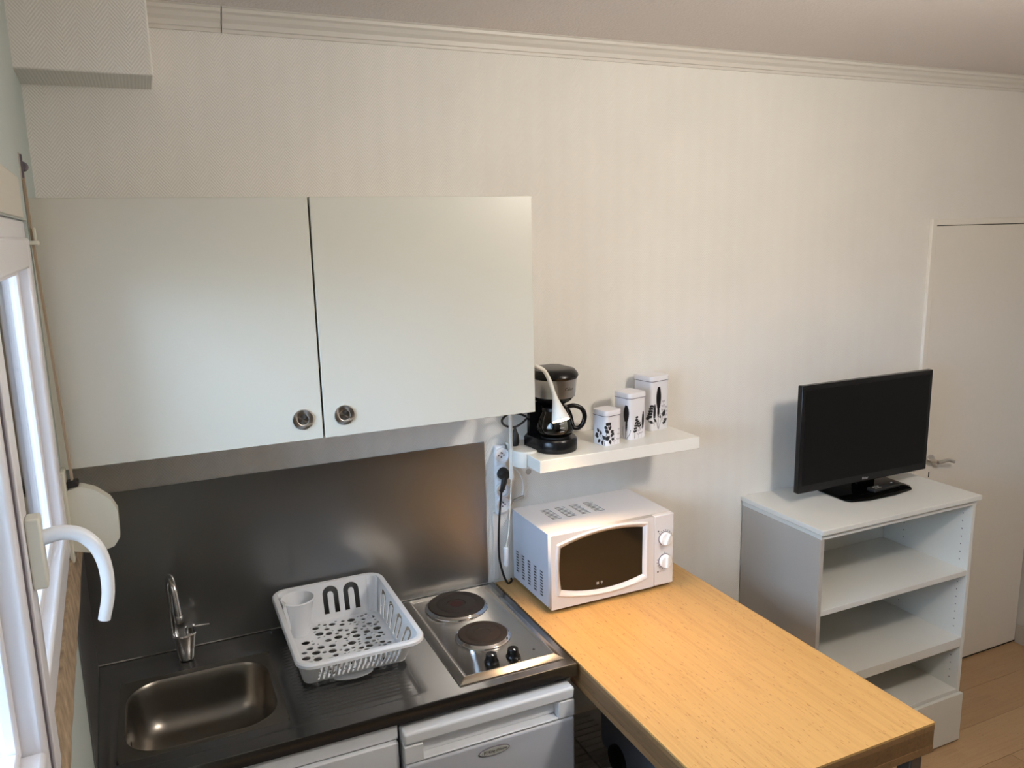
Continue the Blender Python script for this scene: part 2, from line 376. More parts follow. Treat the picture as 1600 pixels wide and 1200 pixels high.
# ------------------------------------------------------------------ strap winder and strap
t = thing('strap_winder', 'ivory strap winder box on the left wall beside the window handle', 'winder', (.004, -.385, 1.48))
prof = [(.008, 1.552), (.040, 1.560), (.068, 1.548), (.096, 1.522), (.109, 1.492), (.108, 1.428), (.094, 1.408), (.055, 1.398), (.008, 1.412)]
me = fill2d([prof], .036); mapmesh(me, lambda x, y, z: Vector((x, -.385 + z, y)))
fin('winder_body', me, M_ivory, t, bevel=.009, seg=3)
b = NB(); box(b, .002, .012, -.41, -.36, 1.385, 1.60); obj('wall_plate', b, M_ivory, t, bevel=.003)
b = NB(); box(b, .012, .036, -.392, -.366, 1.558, 1.572); obj('strap_slot', b, M_blackm, t, bevel=.003)
b = NB(); rs = []
for p in cr([(.006, -.375, 2.255), (.007, -.375, 2.19), (.008, -.375, 2.11), (.012, -.375, 1.98), (.016, -.375, 1.85), (.020, -.375, 1.70), (.023, -.375, 1.562)], 6):
    rs.append([(p.x - .0024, p.y - .007, p.z), (p.x + .0024, p.y - .007, p.z), (p.x + .0024, p.y + .007, p.z), (p.x - .0024, p.y + .007, p.z)])
loft(b, rs); lone(obj('shutter_strap', b, M_strap), 'beige woven shutter strap hanging down to the ivory winder box', 'strap')
t = thing('strap_guide', 'small ivory strap guide clipped on the top corner of the window frame', 'guide', (.006, -.39, 2.10))
b = NB(); box(b, -.006, .020, -.396, -.366, 2.099, 2.108); obj('crossbar', b, M_ivory, t, bevel=.002)
for x in (-.002, .013): b = NB(); box(b, x, x + .004, -.388, -.384, 2.108, 2.135); obj('cheek', b, M_ivory, t, bevel=.001)
t = thing('strap_roller', 'corroded metal strap roller fixed high on the left wall', 'bracket', (0, -.38, 2.25))
b = NB(); box(b, .001, .006, -.395, -.355, 2.235, 2.290); obj('bracket_plate', b, mat('aged_zinc', (.42, .40, .35), .5, noise=(60, .4, (1, 1, 1))), t, bevel=.002)
b = NB(); lathe(b, [(.008, -.012), (.010, -.010), (.007, 0), (.010, .010), (.008, .012)], (.008, -.378, 2.262), 'y', 14); obj('roller', b, M_line, t, smooth=True)
b = NB(); box(b, .005, .010, -.392, -.388, 2.238, 2.286); obj('cheek', b, M_line, t)

# ------------------------------------------------------------------ wall cabinet
CD, CT, CB = -.346, 2.199, 1.591
t = thing('wall_cabinet', 'white two-door wall cabinet hung above the sink and hob', 'cabinet', (0.0, 0, CB))
b = NB(); box(b, -.004, .016, CD + .019, -.001, CB, CT); box(b, 1.194, 1.212, CD + .019, -.001, CB, CT); box(b, .016, 1.194, CD + .019, -.001, CT - .018, CT); box(b, .016, 1.194, CD + .019, -.001, CB, CB + .018)
box(b, .016, 1.194, -.008, -.001, CB, CT); obj('carcass', b, M_cabi, t)
for x0, x1, hx in ((-.002, .6005, .5515), (.6055, 1.212, .658)):
    b = NB(); box(b, x0, x1, CD, CD + .018, CB - .003, CT); dr = obj('cabinet_door', b, M_cab, t, bevel=.0015)
    b = NB(); hz = 1.6435; r0 = .0265
    lathe(b, [(r0, 0), (r0, .0030), (r0 - .001, .0042), (.0155, .0050), (.0140, .0042), (.0138, .0010)], (hx, CD, hz), 'y', 40, cap=False); k = obj('cup_handle', b, M_nick, dr, smooth=True)
    b = NB(); lathe(b, [(.0140, .0012), (.0002, .0006)], (hx, CD, hz), 'y', 32, cap=False); obj('cup_recess', b, M_nickd, k, smooth=True)

# ------------------------------------------------------------------ steel splashback
t = thing('splashback', 'brushed stainless steel splashback behind the sink and hob', 'splashback', (0, 0, .93))
b = NB(); box(b, -.011, 1.187, -.004, -.0005, .925, 1.421); obj('back_sheet', b, M_splash, t)
b = NB(); box(b, 0, .003, -.54, -.004, .925, 1.300)
sd = obj('side_sheet', b, M_splash, t); sd.rotation_euler = (0, 0, WA); sd.location = (-.0115, 0, 0)

# ------------------------------------------------------------------ steel worktop with sink
H = .9215; WX = 1.205; DY = -.597
t = thing('steel_worktop', 'stainless steel kitchenette worktop with pressed sink and drainer', 'worktop', (0, 0, H - .03))
def ht(x, y):
    z = H
    # pressed tray around sink and drainer
    d = min(x - .035, .775 - x, -.035 - y, y + .545)
    z -= .0025 * max(0, min(1, d / .008))
    # drainer ridges
    if .470 < x < .762:
        e = max(0, min(1, min(x - .466, .765 - x) / .034)); e = e * e * (3 - 2 * e); e2 = max(0, min(1, min(-.10 - y, y + .53) / .02))
        z += .0022 * e * e2 * (0.5 + .5 * math.cos(2 * PI * y / .0165))
    return z
SX0, SX1, SY0, SY1 = .050, .440, -.505, -.130
xs = [.0 - .02] + [.034, .037, .040, .044] + [SX0] + [SX0 + (SX1 - SX0) * i / 12 for i in range(1, 13)] + [.455, .462, .466, .470, .475, .480, .485, .490, .495] + [.5 + i * .0240 for i in range(11)] + [.744, .748, .752, .756, .760, .763, .767, .7715, .776, .80, .85, .95, 1.05, 1.15, WX]
ys = sorted(set([round(v, 4) for v in [DY + .006, -.57, -.552, -.546, -.5425, -.539] + [-.1305 - i * .0020625 for i in range(200) if -.1305 - i * .0020625 > -.536] + [SY0, SY1, -.12, -.11, -.10, -.06, -.045, -.041, -.038, -.0345, -.02, -.0045]]))
b = NB(); V = {}
for i, x in enumerate(xs):
    for j, y in enumerate(ys): V[i, j] = b.verts.new((x if i else -.008 - .040 * y, y, ht(x, y)))
for i in range(len(xs) - 1):
    for j in range(len(ys) - 1):
        cx, cy = (xs[i] + xs[i + 1]) / 2, (ys[j] + ys[j + 1]) / 2
        if SX0 < cx < SX1 and SY0 < cy < SY1: continue
        b.faces.new((V[i, j], V[i + 1, j], V[i + 1, j + 1], V[i, j + 1]))
wt = obj('worktop_sheet', b, M_steel, t, smooth=True)
b = NB()
pr = [(DY + .006, H), (DY + .004, H + .0018), (DY + .001, H + .0015), (DY, H - .001), (DY, H - .034), (DY + .012, H - .036), (DY + .012, H - .030), (DY + .004, H - .005), (DY + .006, H - .002)]
loft(b, [[(x, y, z) for y, z in pr] for x in (.015, WX)]); obj('front_apron', b, M_steel, t, smooth=True)
b = NB(); box(b, WX - .0015, WX, DY + .002, -.004, H - .034, H - .0005); obj('end_fold', b, M_steel, t)
# bowl: rings from the square cut-out down to the rounded bottom
b = NB(); z0 = H - .0025; rings = []
def rr_ring(x0, x1, y0, y1, r, z, n=9): return [(x, y, z) for x, y in rrect(x0, x1, y0, y1, r, n)]
bx0, bx1, by0, by1 = .066, .424, -.487, -.158
out = rr_ring(bx0 - .004, bx1 + .004, by0 - .004, by1 + .004, .094, z0)
sq = []
cx, cy = (bx0 + bx1) / 2, (by0 + by1) / 2
for x, y, z in out:
    dx, dy = x - cx, y - cy; hx, hy = (SX1 - SX0) / 2, (SY1 - SY0) / 2; mx_, my_ = (SX0 + SX1) / 2, (SY0 + SY1) / 2
    s = min(hx / abs(dx) if abs(dx) > 1e-6 else 1e9, hy / abs(dy) if abs(dy) > 1e-6 else 1e9)
    sq.append((max(SX0, min(SX1, mx_ + dx * s)), max(SY0, min(SY1, my_ + dy * s)), z0))
rings = [sq, out, rr_ring(bx0 - .001, bx1 + .001, by0 - .001, by1 + .001, .091, z0 + .0012)]
for ins, dz, r in ((0.001, -.002, .089), (.004, -.008, .086), (.008, -.04, .083), (.014, -.085, .078), (.022, -.110, .072), (.036, -.128, .062), (.056, -.138, .05), (.10, -.143, .03)):
    rings.append(rr_ring(bx0 + ins, bx1 - ins, by0 + ins, by1 - ins, r, z0 + dz))
rings.append([(cx + (x - cx) * .05 + .03, cy + (y - cy) * .05, z0 - .146) for x, y, z in rings[-1]])
loft(b, rings, False, True); bowl = obj('sink_bowl', b, M_bowl, t, smooth=True)
b = NB(); lathe(b, [(.038, 0), (.036, .002), (.030, .001), (.026, -.004), (.0002, -.005)], (.300, -.30, z0 - .142), 'z', 28, cap=False); dn = obj('drain', b, M_chrome, bowl, smooth=True)
b = NB(); lathe(b, [(.0025, 0), (.0025, .001)], (0, 0, 0), 'z', 8)
me_h = bpy.data.meshes.new('drain_hole'); b.to_mesh(me_h); b.free(); me_h.materials.append(M_gap)
b = NB(); lathe(b, [(.0065, 0), (.0065, .003)], (bx0 + .0065, -.36, z0 - .045), 'x', 14); obj('overflow', b, M_gap, bowl)

# ------------------------------------------------------------------ faucet
t = thing('faucet', 'chrome mixer tap with tall curved spout behind the sink', 'tap', (.221, -.068, H))
b = NB(); lathe(b, [(.019, 0), (.021, .004), (.024, .03), (.031, .066), (.034, .078), (.030, .082), (.012, .084)], (.221, -.068, H), 'z', 28); obj('tap_body', b, M_chrome, t, smooth=True)
b = NB(); lathe(b, [(.016, 0), (.015, .018), (.010, .022)], (.238, -.074, H + .082), 'z', 20); tube(b, [(.245, -.076, H + .096), (.262, -.084, H + .100), (.290, -.096, H + .104)], lambda q: .0045 - .002 * q, 10); obj('lever', b, M_chrome, t, smooth=True)
b = NB(); tube(b, [(.197, -.062, H + .07), (.195, -.062, H + .14), (.195, -.062, H + .20), (.196, -.068, H + .243), (.200, -.092, H + .262), (.206, -.122, H + .248), (.211, -.142, H + .20), (.2135, -.150, H + .165)], .0085, 14); sp_ = obj('spout', b, M_chrome, t, smooth=True)
b = NB(); lathe(b, [(.0095, 0), (.0105, .002), (.0105, .018), (.009, .020)], (.2135, -.150, H + .150), 'z', 18); obj('aerator', b, M_brush, sp_, smooth=True)

# ------------------------------------------------------------------ hob
t = thing('hob', 'stainless two-plate electric hob set into the worktop beside the table', 'hob', (1.03, -.28, H))
X0, X1, Y0, Y1 = .872, 1.186, -.560, -.022
b = NB(); z = H + .0004
R_ = [rr_ring(X0, X1, Y0, Y1, .004, z, 3), rr_ring(X0 + .001, X1 - .001, Y0 + .001, Y1 - .001, .004, z + .003, 3), rr_ring(X0 + .020, X1 - .020, Y0 + .020, Y1 - .020, .004, z + .013, 3), rr_ring(X0 + .024, X1 - .024, Y0 + .024, Y1 - .024, .004, z + .013, 3), rr_ring(X0 + .030, X1 - .030, Y0 + .030, Y1 - .030, .004, z + .009, 3)]
loft(b, R_, False, True); obj('hob_top', b, M_hob, t, smooth=True)
for cx, cy, r in ((1.020, -.140, .090), (1.024, -.352, .0735)):
    zz = z + .0092
    b = NB(); lathe(b, [(r + .010, 0), (r + .009, .003), (r + .004, .005), (r + .002, .008), (r, .009), (r - .002, .004)], (cx, cy, zz), 'z', 56, cap=False); rg = obj('trim_ring', b, M_chrome, t, smooth=True)
    b = NB(); lathe(b, [(r, .002), (r, .010), (r - .003, .0125), (r * .72, .0125), (r * .71, .0121), (r * .69, .0125), (r * .34, .0125), (r * .32, .0108), (.0002, .0108)], (cx, cy, zz), 'z', 56, cap=False); pl = obj('hot_plate', b, M_iron, t, smooth=True)
b = NB(); lathe(b, [(.021, .0109), (.021, .0112), (.0002, .0112)], (1.020, -.140, z + .0092), 'z', 28, cap=False); o = obj('red_spot', b, mat('red_mark', (.045, .012, .009), .6, spec=.3), t)
for cx in (.990, 1.056):
    b = NB(); lathe(b, [(.0205, 0), (.0205, .004), (.018, .007), (.0165, .012), (.0150, .024), (.0135, .026), (.0002, .026)], (cx, -.497, z + .0092), 'z', 30, cap=False); k = obj('control_knob', b, M_black, t, smooth=True)
    b = NB(); box(b, cx - .0015, cx + .0015, -.512, -.503, z + .0352, z + .0358); obj('pointer', b, M_white, k)
b = NB(); lathe(b, [(.0035, 0), (.003, .001), (.0002, .0012)], (1.125, -.487, z + .0092), 'z', 12, cap=False); obj('pilot_light', b, M_gap, t)

# ------------------------------------------------------------------ base cabinet and fridge
t = thing('sink_cabinet', 'white base cabinet under the sink, left of the fridge', 'cabinet', (.0, -.3, 0))
zt = H - .036
b = NB(); box(b, .0, .018, -.575, -.01, 0, zt); box(b, .672, .690, -.575, -.01, 0, zt); box(b, .018, .672, -.02, -.01, .1, zt); box(b, .018, .672, -.575, -.02, .08, .098); obj('carcass', b, M_cabi, t)
b = NB(); box(b, .0, .690, -.588, -.575, H - .078, zt); obj('front_rail', b, M_base, t, bevel=.001)
for x0, x1 in ((.002, .343), (.347, .688)):
    b = NB(); box(b, x0, x1, -.600, -.582, .10, H - .082); dr = obj('cabinet_door', b, M_base, t, bevel=.002)
b = NB(); box(b, .02, .67, -.54, -.525, 0, .08); obj('plinth', b, M_cabi, t)

t = thing('mini_fridge', 'white under-counter fridge with recessed grip beneath the hob', 'fridge', (.945, -.3, 0))
FX0, FX1, FY = .698, 1.186, -.618
b = NB(); box(b, FX0 + .004, FX1 - .004, -.560, -.03, .02, .862); obj('fridge_body', b, M_fridge, t, bevel=.006)
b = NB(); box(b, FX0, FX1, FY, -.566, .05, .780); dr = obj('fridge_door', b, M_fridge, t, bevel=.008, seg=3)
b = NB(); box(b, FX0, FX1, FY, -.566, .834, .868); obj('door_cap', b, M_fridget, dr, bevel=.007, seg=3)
b = NB(); box(b, FX0, FX0 + .050, FY + .001, -.566, .782, .832); box(b, FX1 - .050, FX1, FY + .001, -.566, .782, .832)
box(b, FX0 + .050, FX1 - .050, -.590, -.566, .788, .832); box(b, FX0 + .050, FX1 - .050, FY + .001, -.566, .782, .788); obj('grip_recess', b, M_fridget, dr, bevel=.003)
b = NB()
for rr, yy in ((1, 0),):
    loft(b, [[(.941 + .0455 * s * math.cos(a), FY - d, .7505 + .0135 * s * math.sin(a)) for a in [2 * PI * k / 40 for k in range(40)]] for s, d in ((1, 0), (1, .0012), (.95, .0018))], False, True)
bd = obj('badge', b, M_line, dr)
b = NB(); loft(b, [[(.941 + .0425 * s * math.cos(a), FY - d, .7505 + .0108 * s * math.sin(a)) for a in [2 * PI * k / 40 for k in range(40)]] for s, d in ((1, .0015), (.98, .0023))], False, True)
obj('badge_plate', b, mat('badge_silver', (.52, .53, .50), .4), dr)
text("King d'Home", .0115, .0001, lambda x, y, z: Vector((.951 + x * .88, FY - .0026 - z, .7505 + y)), 'badge_lettering', M_print, dr)
text("P", .013, .0001, lambda x, y, z: Vector((.9135 + x, FY - .0026 - z, .7500 + y)), 'badge_emblem', M_print, dr)
b = NB(); rs_ = [[(.9135 + r * math.cos(a), FY - .0025, .7505 + r * math.sin(a)) for a in [2 * PI * k / 24 for k in range(24)]] for r in (.0082, .0076)]; loft(b, rs_, False, False); obj('emblem_ring', b, M_line, dr)
b = NB(); box(b, 1.190, 1.204, -.560, -.02, 0, H - .038); lone(obj('end_panel', b, M_cabi, bevel=.001), 'narrow cream end panel between the fridge and the wooden table', 'panel')

# ------------------------------------------------------------------ dish rack
t = thing('dish_rack', 'white plastic dish rack with cutlery cup standing on the drainer', 'dish rack', (.64, -.22, H))
ft, fb = H + .128, H + .014
T_ = (.484, .792, -.492, -.034, .034); B_ = (.500, .783, -.385, -.052, .022)
def lerp(a, b_, s): return a + (b_ - a) * s
def side(a0, a1, c0, c1, holes, th=.0026, u=1, v=1, nm='side_wall'):
    """flat side: bottom edge a0-a1, top edge c0-c1 (3-D); unit square u,v outline with holes"""
    A0, A1, C0, C1 = map(Vector, (a0, a1, c0, c1)); L = (A1 - A0).length; Hh = ((C0 + C1) / 2 - (A0 + A1) / 2).length
    nrm = (A1 - A0).cross(C0 - A0).normalized()
    me = fill2d([[(0, 0), (L, 0), (L, Hh), (0, Hh)]] + holes(L, Hh), th)
    def fn(x, y, z):
        s, q = x / L, y / Hh; return A0.lerp(A1, s).lerp(C0.lerp(C1, s), q) + nrm * z
    return fin(nm, mapmesh(me, fn), M_white, t)
def arch(cx, y0, y1, w, th_):
    """hair-pin shaped opening"""
    o = []; r = w / 2; yc = y1 - r
    for k in range(13): a = PI * k / 12; o.append((cx + r * math.cos(a), yc + r * math.sin(a)))
    o.append((cx - r, y0)); o.append((cx - r + th_, y0))
    ri = r - th_; yi = yc - th_ * .2
    for k in range(13): a = PI - PI * k / 12; o.append((cx + ri * math.cos(a), yi + ri * math.sin(a)))
    o.append((cx + r - th_, y0)); o.append((cx + r, y0))
    return o
bx = lambda x, y: (x, y, fb); tx = lambda x, y: (x, y, ft)
(tx0, tx1, ty0, ty1, tr), (qx0, qx1, qy0, qy1, qr) = T_, B_
side(bx(qx1 - qr, qy1), bx(qx0 + qr, qy1), tx(tx1 - tr, ty1), tx(tx0 + tr, ty1), lambda L, h: [arch(.050, .020, .106, .048, .015), arch(.114, .020, .106, .048, .015)])
side(bx(qx1, qy0 + qr), bx(qx1, qy1 - qr), tx(tx1, ty0 + tr), tx(tx1, ty1 - tr), lambda L, h: [arch(L * (.13 + .235 * k), .012, .106, .042, .012) for k in range(4)])
side(bx(qx0, qy1 - qr), bx(qx0, qy0 + qr), tx(tx0, ty1 - tr), tx(tx0, ty0 + tr), lambda L, h: [arch(L * (.12 + .235 * k), .014, .098, .036, .009) for k in range(3)])
def lat(L, h):
    o = []; n = 17; p = (L - .016) / n
    for k in range(n):
        c = .008 + p * (k + .5); w = p * .33; z0_, z1_ = .012, h - .012; q = (z1_ - z0_) / 3
        for m in range(1):
            o.append([(c - w * .9, z0_), (c + w * .3, z0_), (c + w, (z0_ + z1_) / 2), (c + w * .3, z1_), (c - w * .3, z1_), (c - w, (z0_ + z1_) / 2)])
    return o
side(bx(qx0 + qr, qy0), bx(qx1 - qr, qy0), tx(tx0 + tr, ty0), tx(tx1 - tr, ty0), lat, nm='lattice_wall')
b = NB()
for (cxt, cyt, cxb, cyb, a0) in ((tx1 - tr, ty1 - tr, qx1 - qr, qy1 - qr, 0), (tx0 + tr, ty1 - tr, qx0 + qr, qy1 - qr, PI / 2), (tx0 + tr, ty0 + tr, qx0 + qr, qy0 + qr, PI), (tx1 - tr, ty0 + tr, qx1 - qr, qy0 + qr, 1.5 * PI)):
    if 1:
        b = NB()
        top = [(cxt + (tr) * math.cos(a0 + PI / 2 * k / 8), cyt + tr * math.sin(a0 + PI / 2 * k / 8), ft) for k in range(9)]
        bot = [(cxb + (qr) * math.cos(a0 + PI / 2 * k / 8), cyb + qr * math.sin(a0 + PI / 2 * k / 8), fb) for k in range(9)]
        topi = [(cxt + (tr - .0026) * math.cos(a0 + PI / 2 * k / 8), cyt + (tr - .0026) * math.sin(a0 + PI / 2 * k / 8), ft) for k in range(9)]
        boti = [(cxb + (qr - .0026) * math.cos(a0 + PI / 2 * k / 8), cyb + (qr - .0026) * math.sin(a0 + PI / 2 * k / 8), fb) for k in range(9)]
        loft(b, [bot, top, topi, boti, bot], False, False, closed=False); obj('corner_wall', b, M_white, t, smooth=True)
# rim
b = NB(); rp = [(-.001, -.004), (-.001, .0025), (.004, .004), (.012, .003), (.0155, -.001), (.0155, -.009), (.013, -.009), (.0125, -.002), (.004, -.001)]
path = rrect(tx0, tx1, ty0, ty1, tr, 8); N_ = len(path); rings = []
cs = [(tx1 - tr, ty1 - tr), (tx0 + tr, ty1 - tr), (tx0 + tr, ty0 + tr), (tx1 - tr, ty0 + tr)]
for i, (x, y) in enumerate(path):
    c = cs[i // 9]; nx, ny = (x - c[0]) / tr, (y - c[1]) / tr
    rings.append([(x + nx * d, y + ny * d, ft + h) for d, h in rp])
rings.append(rings[0]); loft(b, rings, False, False); bmesh.ops.remove_doubles(b, verts=b.verts[:], dist=1e-6); obj('rim', b, M_white, t, smooth=True)
# perforated floor
random.seed(12); holes = []; fl = [(qx0 + .004, qx1 - .004, qy0 + .004, qy1 - .004)]
tries = 0
cup = (.5365, -.102)
for r, cnt in ((.0125, 16), (.0105, 16), (.0088, 18), (.0068, 24), (.005, 34), (.0036, 30)):
    tries = got = 0
    while got < cnt and tries < 1500:
        tries += 1; x = random.uniform(qx0 + .012 + r, qx1 - .012 - r); y = random.uniform(qy0 + .012 + r, qy1 - .010 - r)
        if math.hypot(x - cup[0], y - cup[1]) < .032 + r: continue
        if all(math.hypot(x - a, y - c) > r + q + .0022 for a, c, q in holes): holes.append((x, y, r)); got += 1
me = fill2d([rrect(qx0, qx1, qy0, qy1, qr, 8)] + [circ(x, y, r, n=16) for x, y, r in holes], .003); me.transform(Matrix.Translation((0, 0, fb))); fin('perforated_floor', me, M_white, t)
# plate fingers, cutlery cup, feet and drip tray lip
for k in range(17):
    x = qx0 + .022 + (qx1 - qx0 - .044) * k / 16
    b = NB(); loft(b, [[(x - w, qy0 + .030 - w * 1.2, zz_), (x + w, qy0 + .030 - w * 1.2, zz_), (x + w, qy0 + .030 + w * 1.8, zz_), (x - w, qy0 + .030 + w * 1.8, zz_)] for w, zz_ in ((.0036, fb), (.003, fb + .018), (.0014, fb + .032))]); obj('plate_peg', b, M_white, t, smooth=True)
b = NB(); cx, cy = cup; prf = [(.0275, .002), (.0285, .010), (.047, .110), (.050, .114), (.048, .117), (.0455, .112), (.026, .010), (.0002, .008)]
lathe(b, prf, (cx, cy, fb), 'z', 32, cap=False); obj('cutlery_cup', b, M_white, t, smooth=True)
b = NB(); loft(b, [[(.487, -.165, fb + .118), (.500, -.125, fb + .118), (.492, -.100, fb + .118)], [(.505, -.125, fb + .03), (.515, -.115, fb + .03), (.508, -.100, fb + .03)]]); obj('cup_web', b, M_white, t)
for x in (qx0 + .03, qx1 - .03):
    for y in (qy0 + .03, qy1 - .03):
        b = NB(); box(b, x - .008, x + .008, y - .008, y + .008, H - .001, fb - .001); obj('foot', b, M_white, t, bevel=.002)
me = fill2d([[(.575 + .055 * math.cos(PI + PI * k / 14) + .055, -.384 + .026 * math.sin(PI + PI * k / 14)) for k in range(15)]], .003); me.transform(Matrix.Translation((0, 0, fb - .002))); fin('drip_lip', me, M_white, t)

# ------------------------------------------------------------------ bamboo table
TX0, TX1, TZ, TT, TY = 1.2148, 1.850, .9186, .080, -1.211
t = thing('bar_table', 'bamboo-topped bar table carrying the microwave', 'table', (1.53, -.6, 0))
b = NB(); box(b, TX0, TX1, TY, -.004, TZ - .006, TZ); obj('tabletop', b, M_bamboo, t)
zs = [TZ - .006, TZ - .020, TZ - .060, TZ - .072, TZ - TT]
for k, (ins, m_) in enumerate(((0.0, M_bamboe), (.0005, wood('bamboo_core', (.19, .10, .042), (.13, .068, .026), (.1, .05, .02))), (.0, M_bamboe), (.0005, M_bamboe))):
    b = NB(); box(b, TX0 + ins, TX1 - ins, TY + ins, -.005, zs[k + 1], zs[k]); obj('edge_ply', b, m_, t)
for x, y in ((TX0 + .045, -.05), (TX1 - .035, -.05), (TX0 + .045, TY + .035), (TX1 - .035, TY + .035)):
    b = NB(); box(b, x - .02, x + .02, y - .02, y + .02, 0, TZ - TT); lg = obj('leg', b, M_grey, t, bevel=.004)
    b = NB(); box(b, x - .045, x + .045, y - .03, y + .03, TZ - TT - .006, TZ - TT); obj('bracket', b, M_grey, lg)

# slatted rack and bin below
t = thing('slatted_rack', 'low dark slatted rack on the floor under the table', 'rack', (1.5, -.5, 0))
zr = .325
me_s = {}
for xa, xb in ((1.215, 1.322), (1.328, 1.438), (1.446, 1.560)):
    bm = NB(); box(bm, 0, xb - xa, 0, .026, 0, .012); me = bpy.data.meshes.new('slat'); bmesh.ops.recalc_face_normals(bm, faces=bm.faces[:]); bm.to_mesh(me); bm.free(); me.materials.append(M_slat)
    for k in range(28):
        o = bpy.data.objects.new('slat', me); C.objects.link(o); o.parent = t; o.location = (xa - 1.5, -.045 - .031 * k + .5, zr)
for x in (1.225, 1.325, 1.442, 1.80):
    b = NB(); box(b, x - .008, x + .008, -.91, -.02, zr - .03, zr); obj('bearer', b, M_slat, t)
for x in (1.225, 1.80):
    for y in (-.90, -.03): b = NB(); box(b, x - .012, x + .012, y - .012, y + .012, 0, zr - .03); obj('leg', b, M_slat, t)
b = NB(); box(b, 1.56, 1.812, -.91, -.02, zr, zr + .012); obj('solid_panel', b, M_slat, t)
t = thing('storage_bin', 'blue-grey plastic bin with rounded corners standing under the table', 'bin', (1.65, -.55, zr + .012))
b = NB(); loft(b, [rr_ring(1.492 - d, 1.80, -.86, -.215, .05, z_) for d, z_ in ((0, zr + .045), (.004, zr + .06), (.012, .72), (.018, .735), (.018, .76), (.012, .765))]); obj('bin_body', b, M_bin, t, smooth=True)
for y in (-.325, -.76):
    b = NB(); lathe(b, [(.030, -.016), (.046, -.012), (.048, 0), (.046, .012), (.030, .016)], (1.487, y - .035, zr + .012 + .046), 'x', 28); obj('wheel', b, M_blackm, t, smooth=True)
b = NB(); box(b, 1.53, 1.78, -.82, -.25, zr + .013, zr + .045); obj('bin_foot', b, M_blackm, t, bevel=.004)

# ------------------------------------------------------------------ microwave
t = thing('microwave', 'white microwave oven with two dials on the bamboo table', 'microwave', (1.51, -.16, TZ))
MX0, MX1, MY0, MY1, MZ0, MZ1 = 1.279, 1.737, -.301, -.014, .931, 1.1765
b = NB()
for x in (MX0 + .03, MX1 - .03):
    for y in (MY0 + .04, MY1 - .04): lathe(b, [(.012, 0), (.014, .014)], (x, y, TZ), 'z', 12)
obj('feet', b, M_blackm, t)
# casing as plates so that the vents are real slots
slots = []
for k in range(4):
    for r in range(9):
        x0 = 1.353 + .0545 * k + .0 * r; y0 = -.074 - .0112 * r
        slots.append([(x0, y0), (x0 + .036, y0), (x0 + .036, y0 - .0075), (x0, y0 - .0075)])
me = fill2d([[(MX0, MY0 + .022), (MX1, MY0 + .022), (MX1, MY1), (MX0, MY1)]] + slots, .0016); me.transform(Matrix.Translation((0, 0, MZ1 - .0008))); fin('top_panel', me, M_micro, t)
sl = []
for k in range(5):
    for r in range(9 if k else 8):
        y0 = -.036 - .0455 * k; z0_ = 1.036 - .0098 * r
        sl.append([(y0, z0_), (y0 - .021, z0_ + .0006), (y0 - .023, z0_ - .0052), (y0 - .002, z0_ - .0058)])
me = fill2d([[(MY1, MZ0), (MY1, MZ1 - .0016), (MY0 + .022, MZ1 - .0016), (MY0 + .022, MZ0)]] + sl, .0016); mapmesh(me, lambda x, y, z: Vector((MX0 + .0008 + z, x, y))); fin('side_panel', me, mat('enamel_side_daylight', (.52, .55, .62), .4), t)  # left side only: blue daylight and a deeper tone put into the enamel colour
b = NB(); box(b, MX1 - .0016, MX1, MY0 + .022, MY1, MZ0, MZ1 - .0016); obj('side_panel', b, M_micro, t)
b = NB(); box(b, MX0 + .004, MX1 - .004, MY0 + .022, MY1 - .002, MZ0, MZ1 - .006); obj('inner_cavity', b, M_blackm, t)
SEAM = 1.660
def win_out(g, n=12):
    xl, xr = 1.315 - g, 1.619 + g; o = []
    for k in range(n + 1): s = k / n; o.append((lerp(xl, xr, s), 1.131 + .004 * s + g + .026 * (1 - (2 * s - 1.15) ** 2 / 1.3) ))
    for k in range(1, 6): s = k / 6; o.append((xr - .001 * s, lerp(1.135 + g, .980 - g, s)))
    for k in range(n + 1): s = k / n; o.append((lerp(xr, xl, s), lerp(.982, .990, s) - g - .022 * (1 - (2 * s - 1) ** 2)))
    for k in range(1, 6): s = k / 6; o.append((xl - .006 * math.sin(PI * s), lerp(.990 - g, 1.131 + g, s)))
    return o
fy = MY0
w0 = win_out(.016); w1 = win_out(.0); top0 = w0[0]
me = fill2d([[(MX0, MZ0), (SEAM - .0006, MZ0), (SEAM - .0006, MZ1), (MX0, MZ1)], w0], .022); mapmesh(me, lambda x, y, z: Vector((x, fy + .011 - z, y))); fin('door', me, M_micro, t, bevel=.0)
dr = bpy.data.objects[t.children[-1].name] if t.children else t
b = NB(); w2 = win_out(.010); w3 = win_out(-.002)
loft(b, [[(x, fy, z_) for x, z_ in w0], [(x, fy - .005, z_) for x, z_ in win_out(.013)], [(x, fy - .005, z_) for x, z_ in w2], [(x, fy + .004, z_) for x, z_ in w1], [(x, fy + .012, z_) for x, z_ in w3]], False, False); obj('window_surround', b, M_micro, t, smooth=True)
b = NB(); f = [b.verts.new((x, fy + .006, z_)) for x, z_ in win_out(.001)]; b.faces.new(f); obj('oven_glass', b, M_winglass, t)
b = NB(); box(b, SEAM + .0006, MX1, fy, fy + .022, MZ0, MZ1); cp = obj('control_panel', b, M_micro, t, bevel=.003)
dpts = [(SEAM - .03, fy), (SEAM - .03, fy)]
